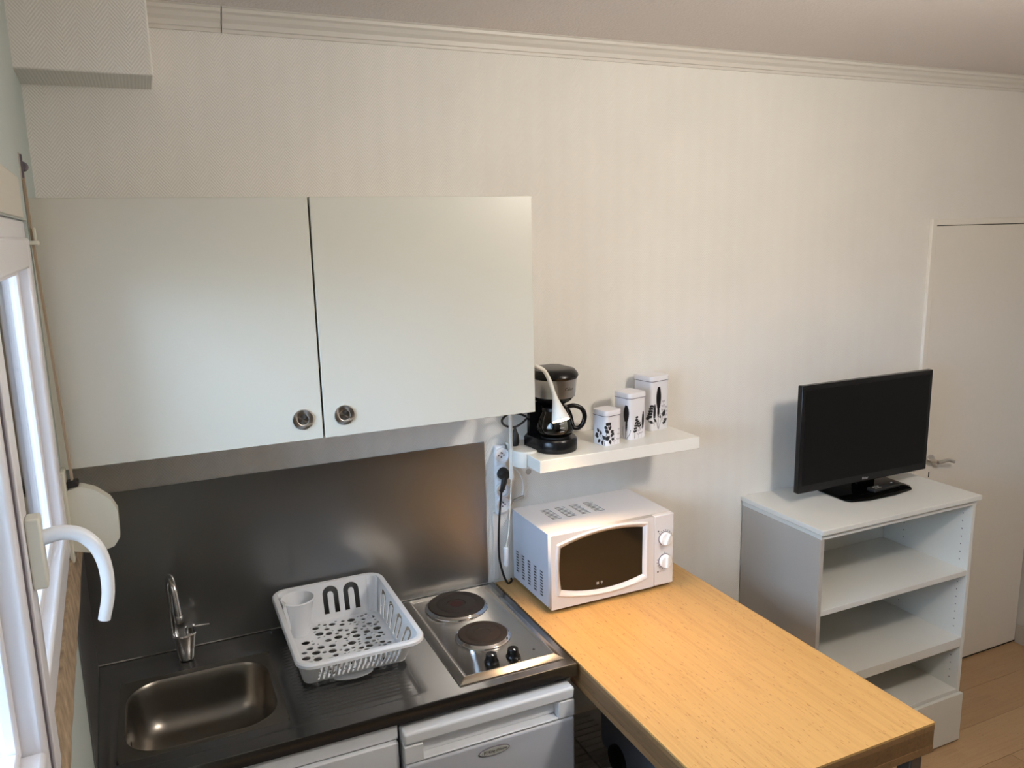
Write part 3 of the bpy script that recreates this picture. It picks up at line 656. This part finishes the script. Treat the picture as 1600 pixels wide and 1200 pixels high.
for kz, ang in ((1.094, .45), (1.0155, 0)):
    kx = 1.701
    b = NB(); lathe(b, [(.0245, 0), (.0245, .002), (.0228, .003)], (kx, fy, kz), 'y', 40); dial = obj('dial_ring', b, M_line, cp)
    b = NB(); lathe(b, [(.0225, .002), (.0225, .012), (.0205, .0145), (.0002, .0145)], (kx, fy, kz), 'y', 40, cap=False); kn = obj('dial', b, M_white, cp, smooth=True)
    b = NB(); ca, sa = math.cos(ang), math.sin(ang)
    pts = [(-.004, -.0195), (.004, -.0195), (.0035, .0205), (-.0035, .0205)]
    loft(b, [[(kx + (px * ca + pz * sa) * s, fy - d, kz + (-px * sa + pz * ca) * s) for px, pz in pts] for s, d in ((1, .0142), (.97, .0225), (.8, .0235))], False, True); obj('grip', b, M_white, kn, bevel=.001)
b = NB()
for kz, a0, a1, n in ((1.094, -.2, 2.4, 9), (1.0155, 2.9, 5.2, 7)):
    for k in range(n):
        a = a0 + (a1 - a0) * k / (n - 1); x, z_ = 1.701 + .0285 * math.cos(a), kz + .0285 * math.sin(a)
        box(b, x - .0012, x + .0012, fy - .0004, fy + .0002, z_ - .0016, z_ + .0016)
box(b, 1.700, 1.702, fy - .0004, fy + .0002, 1.0155 + .027, 1.0155 + .0305)
lathe(b, [(.0028, 0), (.0028, .0005)], (1.676, fy, 1.1215), 'y', 12); lathe(b, [(.0028, 0), (.0028, .0005)], (1.676, fy, .9795), 'y', 12)
box(b, 1.683, 1.689, fy - .0004, fy + .0002, .979, .980)
obj('dial_marks', b, M_print, cp)
b = NB(); box(b, 1.444, 1.453, fy + .0050, fy + .0056, .9815, .9905); m_pic = mat('pictogram_grey', (.35, .33, .30), .5); obj('pictogram', b, m_pic, t)
b = NB(); lathe(b, [(.004, 0), (.004, .0006)], (1.4635, fy + .0056, .9875), 'y', 14); box(b, 1.4629, 1.4641, fy + .0050, fy + .0056, .979, .986); obj('pictogram', b, m_pic, t)

# ------------------------------------------------------------------ floating shelf
HX0, HX1, HY, HZ, HT = 1.264, 1.863, -.265, 1.4105, .0395
b = NB(); box(b, HX0, HX1, HY, -.0005, HZ - HT, HZ); lone(obj('wall_shelf', b, M_shelf, bevel=.0012), 'thick white floating shelf carrying the coffee maker and tins', 'shelf')

# ------------------------------------------------------------------ coffee maker (local frame: front towards local -y, tower at +y)
rot = math.radians(6)
t = thing('coffee_maker', 'black drip coffee maker with steel band and glass jug on the shelf', 'coffee maker', (1.371, -.160, HZ), rot, local=True)
def sect(hw, fr, bk, z_, n=10):
    o = []
    for k in range(2 * n + 1): a = PI + PI * k / (2 * n); o.append((hw * math.cos(a), fr * math.sin(a), z_))
    o += [(hw, bk - .02, z_), (hw - .02, bk, z_), (-hw + .02, bk, z_), (-hw, bk - .02, z_)]
    return o
b = NB(); loft(b, [sect(.069, .069, .095, 0), sect(.071, .071, .096, .006), sect(.071, .071, .096, .036), sect(.066, .066, .094, .043)]); obj('base', b, M_black, t, smooth=True)
b = NB(); loft(b, [sect(.060, .0, .094, .03), sect(.058, -.0, .094, .15)]); bmesh.ops.translate(b, verts=b.verts[:], vec=(0, 0, 0))
for v in b.verts: v.co.y = max(v.co.y, .058)
obj('tower', b, M_black, t, smooth=True)
b = NB(); loft(b, [sect(.030, .032, .06, .150), sect(.052, .054, .09, .163), sect(.064, .066, .094, .178)]); obj('filter_funnel', b, M_black, t, smooth=True)
b = NB(); loft(b, [sect(.0655, .0675, .0935, .177), sect(.0705, .0725, .0945, .235)]); band = obj('steel_band', b, M_brush, t, smooth=True)
b = NB(); loft(b, [sect(.072, .075, .096, .235), sect(.075, .079, .098, .243), sect(.074, .077, .098, .250), sect(.064, .066, .088, .262), sect(.045, .045, .065, .266)]); obj('lid', b, M_black, t, smooth=True)
b = NB(); prf = [(.046, .046), (.054, .052), (.060, .068), (.060, .080), (.053, .105), (.043, .128), (.040, .136), (.0385, .136), (.0415, .128), (.0515, .105), (.0585, .080), (.0585, .068), (.053, .054), (.045, .048), (.0002, .048)]
lathe(b, prf, (0, 0, 0), 'z', 40, cap=False); jug = obj('glass_jug', b, M_glass, t, smooth=True)
b = NB(); lathe(b, [(.0405, .128), (.0435, .131), (.0425, .141), (.030, .147), (.0002, .148)], (0, 0, 0), 'z', 32, cap=False)
obj('jug_collar', b, M_black, jug, smooth=True)
b = NB(); lathe(b, [(.046, .0435), (.046, .0465), (.0002, .0465)], (0, 0, 0), 'z', 32, cap=False); obj('warming_plate', b, M_blackm, t)
ha = math.radians(-38)   # jug handle turned to the side
hc, hs = math.cos(ha - PI / 2 + PI / 2), math.sin(ha)
hd = Vector((math.cos(math.radians(-24)), math.sin(math.radians(-24)), 0))
b = NB(); P = [hd * .040 + Vector((0, 0, .137)), hd * .064 + Vector((0, 0, .140)), hd * .088 + Vector((0, 0, .128)), hd * .097 + Vector((0, 0, .105)), hd * .091 + Vector((0, 0, .080)), hd * .076 + Vector((0, 0, .066)), hd * .060 + Vector((0, 0, .068))]
tube(b, P, .0075, 10); tube(b, [hd * .042 + Vector((0, 0, .136)), hd * .053 + Vector((0, 0, .11)), hd * .0605 + Vector((0, 0, .075))], .004, 8); obj('jug_handle', b, M_black, jug, smooth=True)
b = NB()
for k in range(4): 
    a = -PI / 2 - .25; r = .0603 - (.0 if k < 2 else .0035 * (k - 1)); zz_ = .070 + .012 * k
    for s in (0, 1): 
        aa = a + .10 * s; p = Vector((math.cos(aa) * r, math.sin(aa) * r, zz_)); box(b, p.x - .0045, p.x + .0045, p.y - .0006, p.y + .0002, p.z, p.z + .0012)
obj('level_marks', b, M_white, jug)
def onband(x, y, z):
    a = -PI / 2 + .10 + x / .0715; r = .0708 + z + .0008; return Vector((r * math.cos(a), r * math.sin(a) * 1.03, .207 + y))
text('Calor', .014, .0002, onband, 'lettering', mat('letter_dark', (.06, .05, .045), .5), band)
b = NB(); tube(b, [(-.055, .085, .098), (-.085, .088, .112), (-.120, .084, .117), (-.155, .070, .104), (-.152, .058, .088), (-.120, .055, .078), (-.085, .062, .086), (-.055, .080, .094)], .0036, 8)
obj('cord', b, M_blackm, t, smooth=True)
b = NB(); lathe(b, [(.010, 0), (.014, .01), (.013, .035), (.007, .05), (.004, .06)], (-.088, .105, .001), 'z', 14); obj('plug', b, M_blackm, t, smooth=True)

# ------------------------------------------------------------------ tins with floral print
def perim(a, r):
    """rounded square of side a: perimeter coordinate -> point and normal; s=0 at the middle of the front (-y) side"""
    h_ = a / 2 - r; L = 2 * h_; A = PI / 2 * r
    def fn(s, off=0.0):
        tot = 4 * (L + A); s = (s + h_) % tot
        for q in range(4):
            ang = q * PI / 2; ca, sa = math.cos(ang), math.sin(ang)
            if s <= L: x, y, nx, ny = -h_ + s, -(h_ + r), 0, -1
            elif s <= L + A:
                th = (s - L) / r; x, y, nx, ny = h_ + r * math.sin(th), -h_ - r * math.cos(th), math.sin(th), -math.cos(th)
            else: s -= L + A; continue
            x += nx * off; y += ny * off
            return (x * ca - y * sa, x * sa + y * ca)
        return (0, 0)
    return fn
def leaf(x, y, ang, L, w, n=5):
    pts = []
    for k in range(n + 1): s = k / n; pts.append((s * L, w * math.sin(PI * s ** .8)))
    for k in range(n - 1, 0, -1): s = k / n; pts.append((s * L, -w * math.sin(PI * s ** .8)))
    c, s_ = math.cos(ang), math.sin(ang); return [(x + a * c - b_ * s_, y + a * s_ + b_ * c) for a, b_ in pts]
def stem(pts, w):
    P = cr([(x, y, 0) for x, y in pts], 4); out = []
    for a, c in zip(P, P[1:]):
        d = (c - a).normalized(); nx, ny = -d.y * w / 2, d.x * w / 2
        out.append([(a.x + nx, a.y + ny), (c.x + nx, c.y + ny), (c.x - nx, c.y - ny), (a.x - nx, a.y - ny)])
    return out
def sprig(x, y, h_, lean=0, n=5, L=.013, w=.0034, top=True):
    o = stem([(x, y), (x + lean * .4, y + h_ * .5), (x + lean, y + h_)], .0014); w = w * 1.25
    for k in range(n):
        s = .30 + .65 * k / max(1, n - 1); px, py = x + lean * s, y + h_ * s; l = L * (1.1 - .5 * s)
        o.append(leaf(px, py, PI / 2 + .95 + random.uniform(-.2, .2), l, w)); o.append(leaf(px, py, PI / 2 - .95 + random.uniform(-.2, .2), l, w))
    if top: o.append(circ(x + lean, y + h_, .0028, n=8))
    return o
def plume(x, y, h0, h1, w, lean=0):
    o = stem([(x, y), (x + lean * .5, y + h0), (x + lean, y + h1)], .0012); n = max(5, int((h1 - h0) / .0045))
    for k in range(n):
        s = k / (n - 1); py = y + h0 + (h1 - h0) * s; ww = w * (.45 + .75 * math.sin(PI * (.12 + .78 * s)))
        for sg in (-1, 1): o.append(leaf(x + lean * (h0 + (h1 - h0) * s) / h1, py - .002, PI / 2 - sg * (1.0 - .35 * s), ww, ww * .55))
    return o
def canister(name, label, cx, cy, a, h_, rz, art, greys):
    t = thing(name, label, 'tin', (cx, cy, HZ), rz, 'white floral tins on the floating shelf', local=True)
    r = .013; F = perim(a, r); tot = 4 * (a - 2 * r) + 2 * PI * r; n = 64
    ring = lambda off, z_: [(*F(tot * k / n, off), z_) for k in range(n)]
    hl = h_ - .017
    b = NB(); loft(b, [ring(-.001, 0), ring(0, .001), ring(0, hl - .001)]); obj('tin_body', b, M_tin, t, smooth=True)
    b = NB(); loft(b, [ring(.0022, hl - .0018), ring(.0022, hl)], True, True); obj('seam_line', b, M_line, t)
    b = NB(); loft(b, [ring(.0016, hl), ring(.0018, hl + .002), ring(.0018, h_ - .0025), ring(.0005, h_ - .0005), ring(-.004, h_), ring(-.005, h_ - .0008)]); obj('lid', b, M_tin, t, smooth=True)
    for nm, polys, m_, off in (('floral_print', art, M_print, .0005), ('pale_print', greys, M_printg, .0003)):
        if not polys: continue
        b = NB()
        for p in polys:
            vs = [b.verts.new((*F(x, off), max(.001, y))) for x, y in p]
            cxm = sum(x for x, y in p) / len(p); cym = sum(y for x, y in p) / len(p); cv = b.verts.new((*F(cxm, off), max(.001, cym)))
            for i in range(len(vs)): b.faces.new((vs[i], vs[(i + 1) % len(vs)], cv))
        o = obj(nm, b, m_, t, recalc=False)
    return t
random.seed(3)
a1, a2, a3 = .068, .078, .089
e1, e2, e3 = -a1 / 2, -a2 / 2, -a3 / 2     # s of the near-left corner
art1 = sprig(e1 - .004, .001, .072, .016, 2, .02, .005)
for sgn, an in ((1, .5), (1, .05), (-1, 2.6), (-1, 3.1)): pass
for (x, y, an, l) in ((e1 - .028, .042, 2.2, .014), (e1 - .032, .036, 3.4, .013), (e1 - .020, .034, 1.5, .014), (e1 - .030, .026, 3.0, .016), (e1 - .022, .020, 4.0, .017), (e1 - .012, .018, 4.7, .016),
                      (e1 + .012, .052, 1.0, .016), (e1 + .018, .045, .2, .014), (e1 + .010, .042, 2.2, .015), (e1 + .004, .056, 2.0, .012), (e1 + .018, .030, .6, .013), (e1 + .022, .022, -.2, .012), (e1 + .014, .020, -1.2, .015), (e1 + .010, .026, 3.8, .010), (e1 + .026, .034, .9, .010)):
    art1.append(leaf(x, y, an, l * 1.15, .0056))
art1 += stem([(e1 - .004, .014), (e1 - .016, .026), (e1 - .028, .034)], .0011) + stem([(e1, .02), (e1 + .010, .024), (e1 + .018, .028)], .0011)
g1 = sprig(e1 + .05, .001, .05, .006, 3, .010, .002) + sprig(e1 + .036, .001, .034, -.004, 3, .010, .002)
canister('canister', 'smallest white floral tin, nearest the coffee maker', 1.5530, -.178, a1, .1165, math.radians(12), art1, g1)
art2 = plume(e2 - .014, .002, .062, .110, .0125, .004) + plume(e2 - .012, .002, .030, .066, .005, .003) + stem([(e2 - .020, .003), (e2 - .026, .02), (e2 - .026, .042)], .0012) + stem([(e2 - .008, .003), (e2 + .002, .018), (e2 + .006, .034)], .0014)
art2 += sprig(e2 + .022, .002, .074, .012, 6, .011, .0032) + sprig(e2 + .048, .032, .026, -.010, 3, .014, .003) + plume(e2 + .060, .030, .004, .060, .0055, .002)
g2 = sprig(e2 + .040, .001, .04, .006, 3, .012, .002) + sprig(e2 + .055, .001, .05, -.006, 3, .012, .002)
canister('canister', 'middle-sized white floral tin between the small and the tall one', 1.6650, -.142, a2, .1575, math.radians(12), art2, g2)
art3 = plume(e3 + .034, .004, .078, .145, .0125, .002) + plume(e3 + .034, .004, .045, .082, .006, .001) + sprig(e3 - .008, .030, .060, .014, 5, .013, .0042, False) + plume(e3 + .014, .018, .026, .074, .0065, .003)
art3 += [leaf(e3 - .020, .040, .5, .024, .006), leaf(e3 - .006, .036, -.4, .020, .005), leaf(e3 + .056, .046, 1.1, .026, .008), leaf(e3 + .044, .040, 1.6, .014, .004), leaf(e3 + .024, .030, 2.2, .018, .004)]
art3 += stem([(e3 + .036, .004), (e3 + .046, .03), (e3 + .058, .05)], .0014) + stem([(e3 + .034, .004), (e3 + .028, .026), (e3 + .022, .04)], .0014) + stem([(e3 + .064, .010), (e3 + .062, .03), (e3 + .064, .05)], .001) + sprig(e3 + .062, .014, .02, .008, 3, .012, .003, False)
g3 = sprig(e3 + .056, .03, .07, .004, 4, .016, .003) + sprig(e3 + .070, .01, .07, .002, 4, .014, .003)
canister('canister', 'tallest white floral tin at the right end of the row', 1.7960, -.074, a3, .1920, math.radians(12), art3, g3)

# ------------------------------------------------------------------ gooseneck lamp clamped on the shelf
t = thing('clamp_lamp', 'lit white gooseneck lamp clamped to the left end of the shelf', 'lamp', (1.262, -.135, HZ))
b = NB(); LX, LY = 1.275, -.135
lathe(b, [(.043, HZ + .0002 - HZ), (.044, .003), (.043, .007), (.0002, .008)], (LX, LY, HZ), 'z', 40, cap=False); obj('clamp_disc', b, M_whitew, t, smooth=True)
b = NB(); me = fill2d([[(LX - .043, LY + .0), (LX - .040, LY - .018), (LX - .028, LY - .034), (LX - .012, LY - .043), (LX - .012, LY + .035), (LX - .043, LY + .035)]], .048)
me.transform(Matrix.Translation((0, 0, HZ - .0205))); fin('clamp_body', me, M_whitew, t, bevel=.003)
hx, hy = 1.2305, -.125
b = NB(); lathe(b, [(.0078, -.090), (.0078, .010), (.0062, .012), (.0062, .11)], (hx, hy, HZ), 'z', 16); obj('stem', b, M_whitew, t, smooth=True)
b = NB(); G = [(hx, hy, HZ + .11), (1.2295, -.135, HZ + .22), (1.231, -.175, HZ + .285), (1.240, -.235, HZ + .305), (1.256, -.268, HZ + .296), (1.280, -.272, HZ + .280), (1.297, -.275, HZ + .246), (1.3045, -.2855, HZ + .208)]
tube(b, G, .0062, 12); obj('gooseneck', b, M_whitew, t, smooth=True)
# head cone
b = NB(); A = Vector((1.304, -.285, HZ + .212)); E_ = Vector((1.308, -.322, HZ + .135)); d = (E_ - A).normalized(); s = d.cross(Vector((0, 1, 0))).normalized(); u = s.cross(d)
rg = []
L_ = (E_ - A).length
for k, (f, r) in enumerate(((0, .0066), (.2, .0085), (.45, .0145), (.75, .0225), (1.0, .0285), (1.0, .0262), (.93, .0245))):
    c = A + d * L_ * f; rg.append([c + (s * math.cos(2 * PI * q / 28) + u * math.sin(2 * PI * q / 28)) * r for q in range(28)])
loft(b, rg, True, False); hd_ = obj('lamp_head', b, M_whitew, t, smooth=True)
b = NB(); c = A + d * L_ * .955; vv = [b.verts.new(c + (s * math.cos(2 * PI * q / 28) + u * math.sin(2 * PI * q / 28)) * .0246) for q in range(28)]; b.faces.new(vv); obj('led_lens', b, M_led, hd_)
sl_ = bpy.data.lights.new('lamp_spot', 'SPOT'); sl_.energy = 24; sl_.color = (1, .62, .33); sl_.spot_size = math.radians(122); sl_.spot_blend = 1.0; sl_.shadow_soft_size = .018
so = bpy.data.objects.new('lamp_spot', sl_); C.objects.link(so); so.location = A + d * L_ * 1.02; so.rotation_euler = Vector((.12, -.50, -.75)).to_track_quat('-Z', 'Y').to_euler()
b = NB(); tube(b, [(hx, hy, HZ - .088), (1.226, -.115, 1.22), (1.222, -.110, 1.14), (1.215, -.100, 1.082)], .0024, 8); cb_ = obj('cord', b, M_whitew, t, smooth=True)
b = NB(); box(b, 1.2075, 1.2215, -.108, -.092, 1.015, 1.082); obj('inline_switch', b, M_white, cb_, bevel=.004)

# ------------------------------------------------------------------ power strip, plug, cable
t = thing('power_strip', 'white four-socket power strip fixed upright beside the steel splashback', 'power strip', (1.240, -.02, 1.16))
b = NB(); box(b, 1.220, 1.260, -.020, -.0005, 1.165, 1.405); obj('strip_body', b, M_white, t, bevel=.005)
for k, zc in enumerate((1.372, 1.312, 1.252, 1.200)):
    b = NB(); lathe(b, [(.026, 0), (.0265, .012), (.0245, .014), (.0215, .014), (.0200, .004), (.0002, .004)], (1.240, -.018, zc), 'y', 32, cap=False); sk = obj('socket', b, M_white, t, smooth=True)
    b = NB()
    for dx, dz in ((-.0095, 0), (.0095, 0), (0, -.006)): lathe(b, [(.003, .0042), (.003, .0046)], (1.240 + dx, -.018, zc + dz), 'y', 10)
    lathe(b, [(.0026, .004), (.0024, .014)], (1.240, -.018, zc + .009), 'y', 10); obj('contact', b, M_line, sk)
t = thing('microwave_plug', 'black plug and cable in the white power strip, hanging to the table', 'plug', (1.25, -.04, TZ))
b = NB(); lathe(b, [(.0195, .0), (.0205, .006), (.0195, .02), (.014, .034), (.0002, .036)], (1.240, -.024, 1.312), 'y', 24, cap=False); tube(b, [(1.240, -.045, 1.312), (1.236, -.052, 1.295), (1.230, -.052, 1.272), (1.226, -.048, 1.255)], lambda q: .0125 - .0065 * q, 12); obj('plug_body', b, M_blackm, t, smooth=True)
b = NB(); tube(b, [(1.226, -.048, 1.256), (1.221, -.045, 1.20), (1.214, -.045, 1.12), (1.213, -.045, 1.03), (1.226, -.043, .965), (1.244, -.040, TZ + .006), (1.262, -.030, TZ + .005), (1.27, -.012, TZ + .005)], .0038, 8); obj('cable', b, M_blackm, t, smooth=True)
b = NB(); tube(b, [(1.272, -.030, 1.318), (1.290, -.022, 1.316), (1.312, -.016, 1.29), (1.322, -.014, 1.25), (1.318, -.014, 1.212)], .0021, 8)
o = obj('charger_cable', b, M_white, smooth=True); lone(o, 'thin white cable looping from the power strip behind the microwave', 'cable')
b = NB(); box(b, 1.283, 1.322, -.020, -.012, 1.200, 1.209)
for v in b.verts: v.co.z += (v.co.x - 1.283) * .25
lone(obj('cable_tag', b, M_skirt, bevel=.001), 'small grey tag on the wall above the microwave', 'tag')
b = NB(); box(b, 1.325, 1.350, -.0015, -.0004, 1.312, 1.322); lone(obj('sticker', b, M_skirt), 'small grey rectangular sticker on the wall under the shelf', 'sticker')
b = NB(); lathe(b, [(.0105, 0), (.0105, .0012)], (1.349, -.0004, 1.294), 'y', 20); lone(obj('sticker', b, M_skirt), 'small grey round sticker on the wall under the shelf', 'sticker')

# ------------------------------------------------------------------ bookcase
t = thing('bookcase', 'white open bookcase with three shelves carrying the television', 'bookcase', (2.68, -.2, 0))
VX0, VX1, VY, VZ = 2.272, 3.090, -.428, 1.057
SX0_, SX1_, SY_ = 2.277, 3.078, -.414
b = NB(); box(b, VX0, VX1, VY, -.002, VZ - .018, VZ); obj('top_board', b, M_unit, t, bevel=.001)
b = NB(); box(b, VX0 + .008, VX1 - .014, VY + .012, -.004, VZ - .038, VZ - .0225); box(b, VX0 + .012, VX1 - .018, VY + .02, -.01, VZ - .0225, VZ - .018); obj('under_board', b, M_unit, t)
b = NB(); box(b, SX0_, SX0_ + .018, SY_, -.006, 0, VZ - .038); obj('side_panel', b, M_unitshade, t, bevel=.0008)
b = NB(); box(b, SX1_ - .018, SX1_, SY_, -.006, 0, VZ - .038); rp_ = obj('side_panel', b, M_unit, t, bevel=.0008)
b = NB(); box(b, SX0_ + .018, SX1_ - .018, -.012, -.006, .0, VZ - .038); obj('back_panel', b, M_unit, t)
for z1_, th_, fr in ((.746, .020, .0), (.458, .038, .0), (.232, .018, 0)):
    b = NB(); box(b, SX0_ + .018, SX1_ - .018, SY_ + .001 + fr, -.012, z1_ - th_, z1_); obj('shelf', b, M_unit, t, bevel=.0008)
b = NB()
for yy in (SY_ + .037, SY_ + .30):
    for k in range(24):
        zz_ = .27 + .032 * k
        if abs(zz_ - .448) < .03 or abs(zz_ - .736) < .022: continue
        box(b, SX1_ - .0186, SX1_ - .0178, yy - .0022, yy + .0022, zz_ - .0022, zz_ + .0022)
obj('peg_holes', b, M_line, rp_)['kind'] = 'stuff'
b = NB(); box(b, SX0_ + .004, SX1_ + .002, VY - .002, SY_ - .001, .011, .219); obj('plinth_drawer', b, M_unit, t, bevel=.0015)

# ------------------------------------------------------------------ television
t = thing('television', 'black flat screen television standing on the white bookcase', 'television', (2.73, -.19, VZ))
tx0_, tx1_, tz0_, tz1_ = 2.372, 3.056, 1.107, 1.521
b = NB(); box(b, tx0_, tx1_, -.200, -.176, tz0_, tz1_); obj('bezel', b, M_black, t, bevel=.003)
b = NB(); box(b, tx0_ + .018, tx1_ - .018, -.2012, -.1995, tz0_ + .030, tz1_ - .018); obj('screen', b, M_tv, t)
b = NB(); loft(b, [[(x, yy, z_) for x, z_ in rrect(tx0_ + i, tx1_ - i, tz0_ + i, tz1_ - i, .02, 4)] for i, yy in ((.01, -.176), (.06, -.150), (.09, -.140))]); obj('rear_housing', b, M_blackm, t, smooth=True)
b = NB(); box(b, 2.685, 2.785, -.188, -.160, VZ + .014, tz0_ + .01); obj('neck', b, M_tvb, t, bevel=.006)
b = NB(); fpt = [(2.575, -.095), (2.935, -.095), (2.928, -.235), (2.905, -.262), (2.80, -.278), (2.66, -.278), (2.585, -.258), (2.572, -.235)]
loft(b, [[(2.75 + (x - 2.75) * s_, -.18 + (y + .18) * s_, z_) for x, y in fpt] for s_, z_ in ((.97, VZ + .0), (1, VZ + .004), (1, VZ + .009), (.93, VZ + .0145))]); obj('stand_base', b, M_tvb, t, bevel=.002)
text('Haier', .015, .0002, lambda x, y, z: Vector((2.714 + x, -.2016 - z, tz0_ + .014 + y)), 'lettering', mat('logo_silver', (.35, .35, .36), .4), t)
t = thing('remote_control', 'black remote control lying on the television stand', 'remote', (2.79, -.225, VZ + .0145), math.radians(4), local=True)
b = NB(); box(b, -.075, .075, -.019, .019, 0, .014); obj('remote_body', b, M_blackm, t, bevel=.004)
b = NB()
for i in range(3):
    for j in range(2): box(b, -.060 + .013 * i, -.052 + .013 * i, -.012 + .013 * j, -.007 + .013 * j, .014, .0153)
obj('button', b, m_pic, t)
b = NB(); box(b, .050, .058, .004, .008, .014, .0153); obj('button', b, M_white, t)

# ------------------------------------------------------------------ ceiling lamp, out of frame: the room's own light
t = thing('ceiling_lamp', 'bare bulb hanging from a ceiling rose, outside the picture', 'lamp', (1.95, -1.75, CZ))
b = NB(); lathe(b, [(.045, 0), (.045, -.015), (.02, -.03), (.0002, -.03)], (1.95, -1.75, CZ), 'z', 28, cap=False); obj('ceiling_rose', b, M_whitew, t, smooth=True)
b = NB(); tube(b, [(1.95, -1.75, CZ - .03), (1.95, -1.75, CZ - .10), (1.95, -1.75, 2.60)], .004, 8); lathe(b, [(.018, 0), (.018, -.03), (.0002, -.03)], (1.95, -1.75, 2.615), 'z', 16, cap=False); obj('pendant_cord', b, M_whitew, t, smooth=True)

t = thing('added_sofa', 'unseen dark grey couch shape, added to darken the steel reflections', 'added_sofa', (1.2, -3.4, 0))  # out of view, added so the steel sheets reflect something dark
b = NB(); box(b, .25, 2.35, -3.85, -3.0, .08, .42); obj('seat_base', b, M_dark, t, bevel=.03)
b = NB(); box(b, .25, 2.35, -3.88, -3.62, .42, .92); obj('backrest', b, M_dark, t, bevel=.05)
for x in (.20, 2.22): b = NB(); box(b, x, x + .18, -3.85, -3.0, .05, .62); obj('armrest', b, M_dark, t, bevel=.03)
for x in (.35, 1.30): b = NB(); box(b, x + .06, x + .92, -3.62, -3.0, .42, .54); obj('cushion', b, M_dark, t, bevel=.03)

t = thing('added_rug', 'unseen dark floor mat, added to darken the reflection in the steel apron', 'added_rug', (.7, -1.6, 0))  # out of view, added so the worktop apron mirrors a dark floor
b = NB(); box(b, .10, 1.16, -2.7, -.75, 0, .010); box(b, 1.16, 2.75, -2.7, -1.36, 0, .010); obj('rug_pile', b, M_dark, t, bevel=.004)
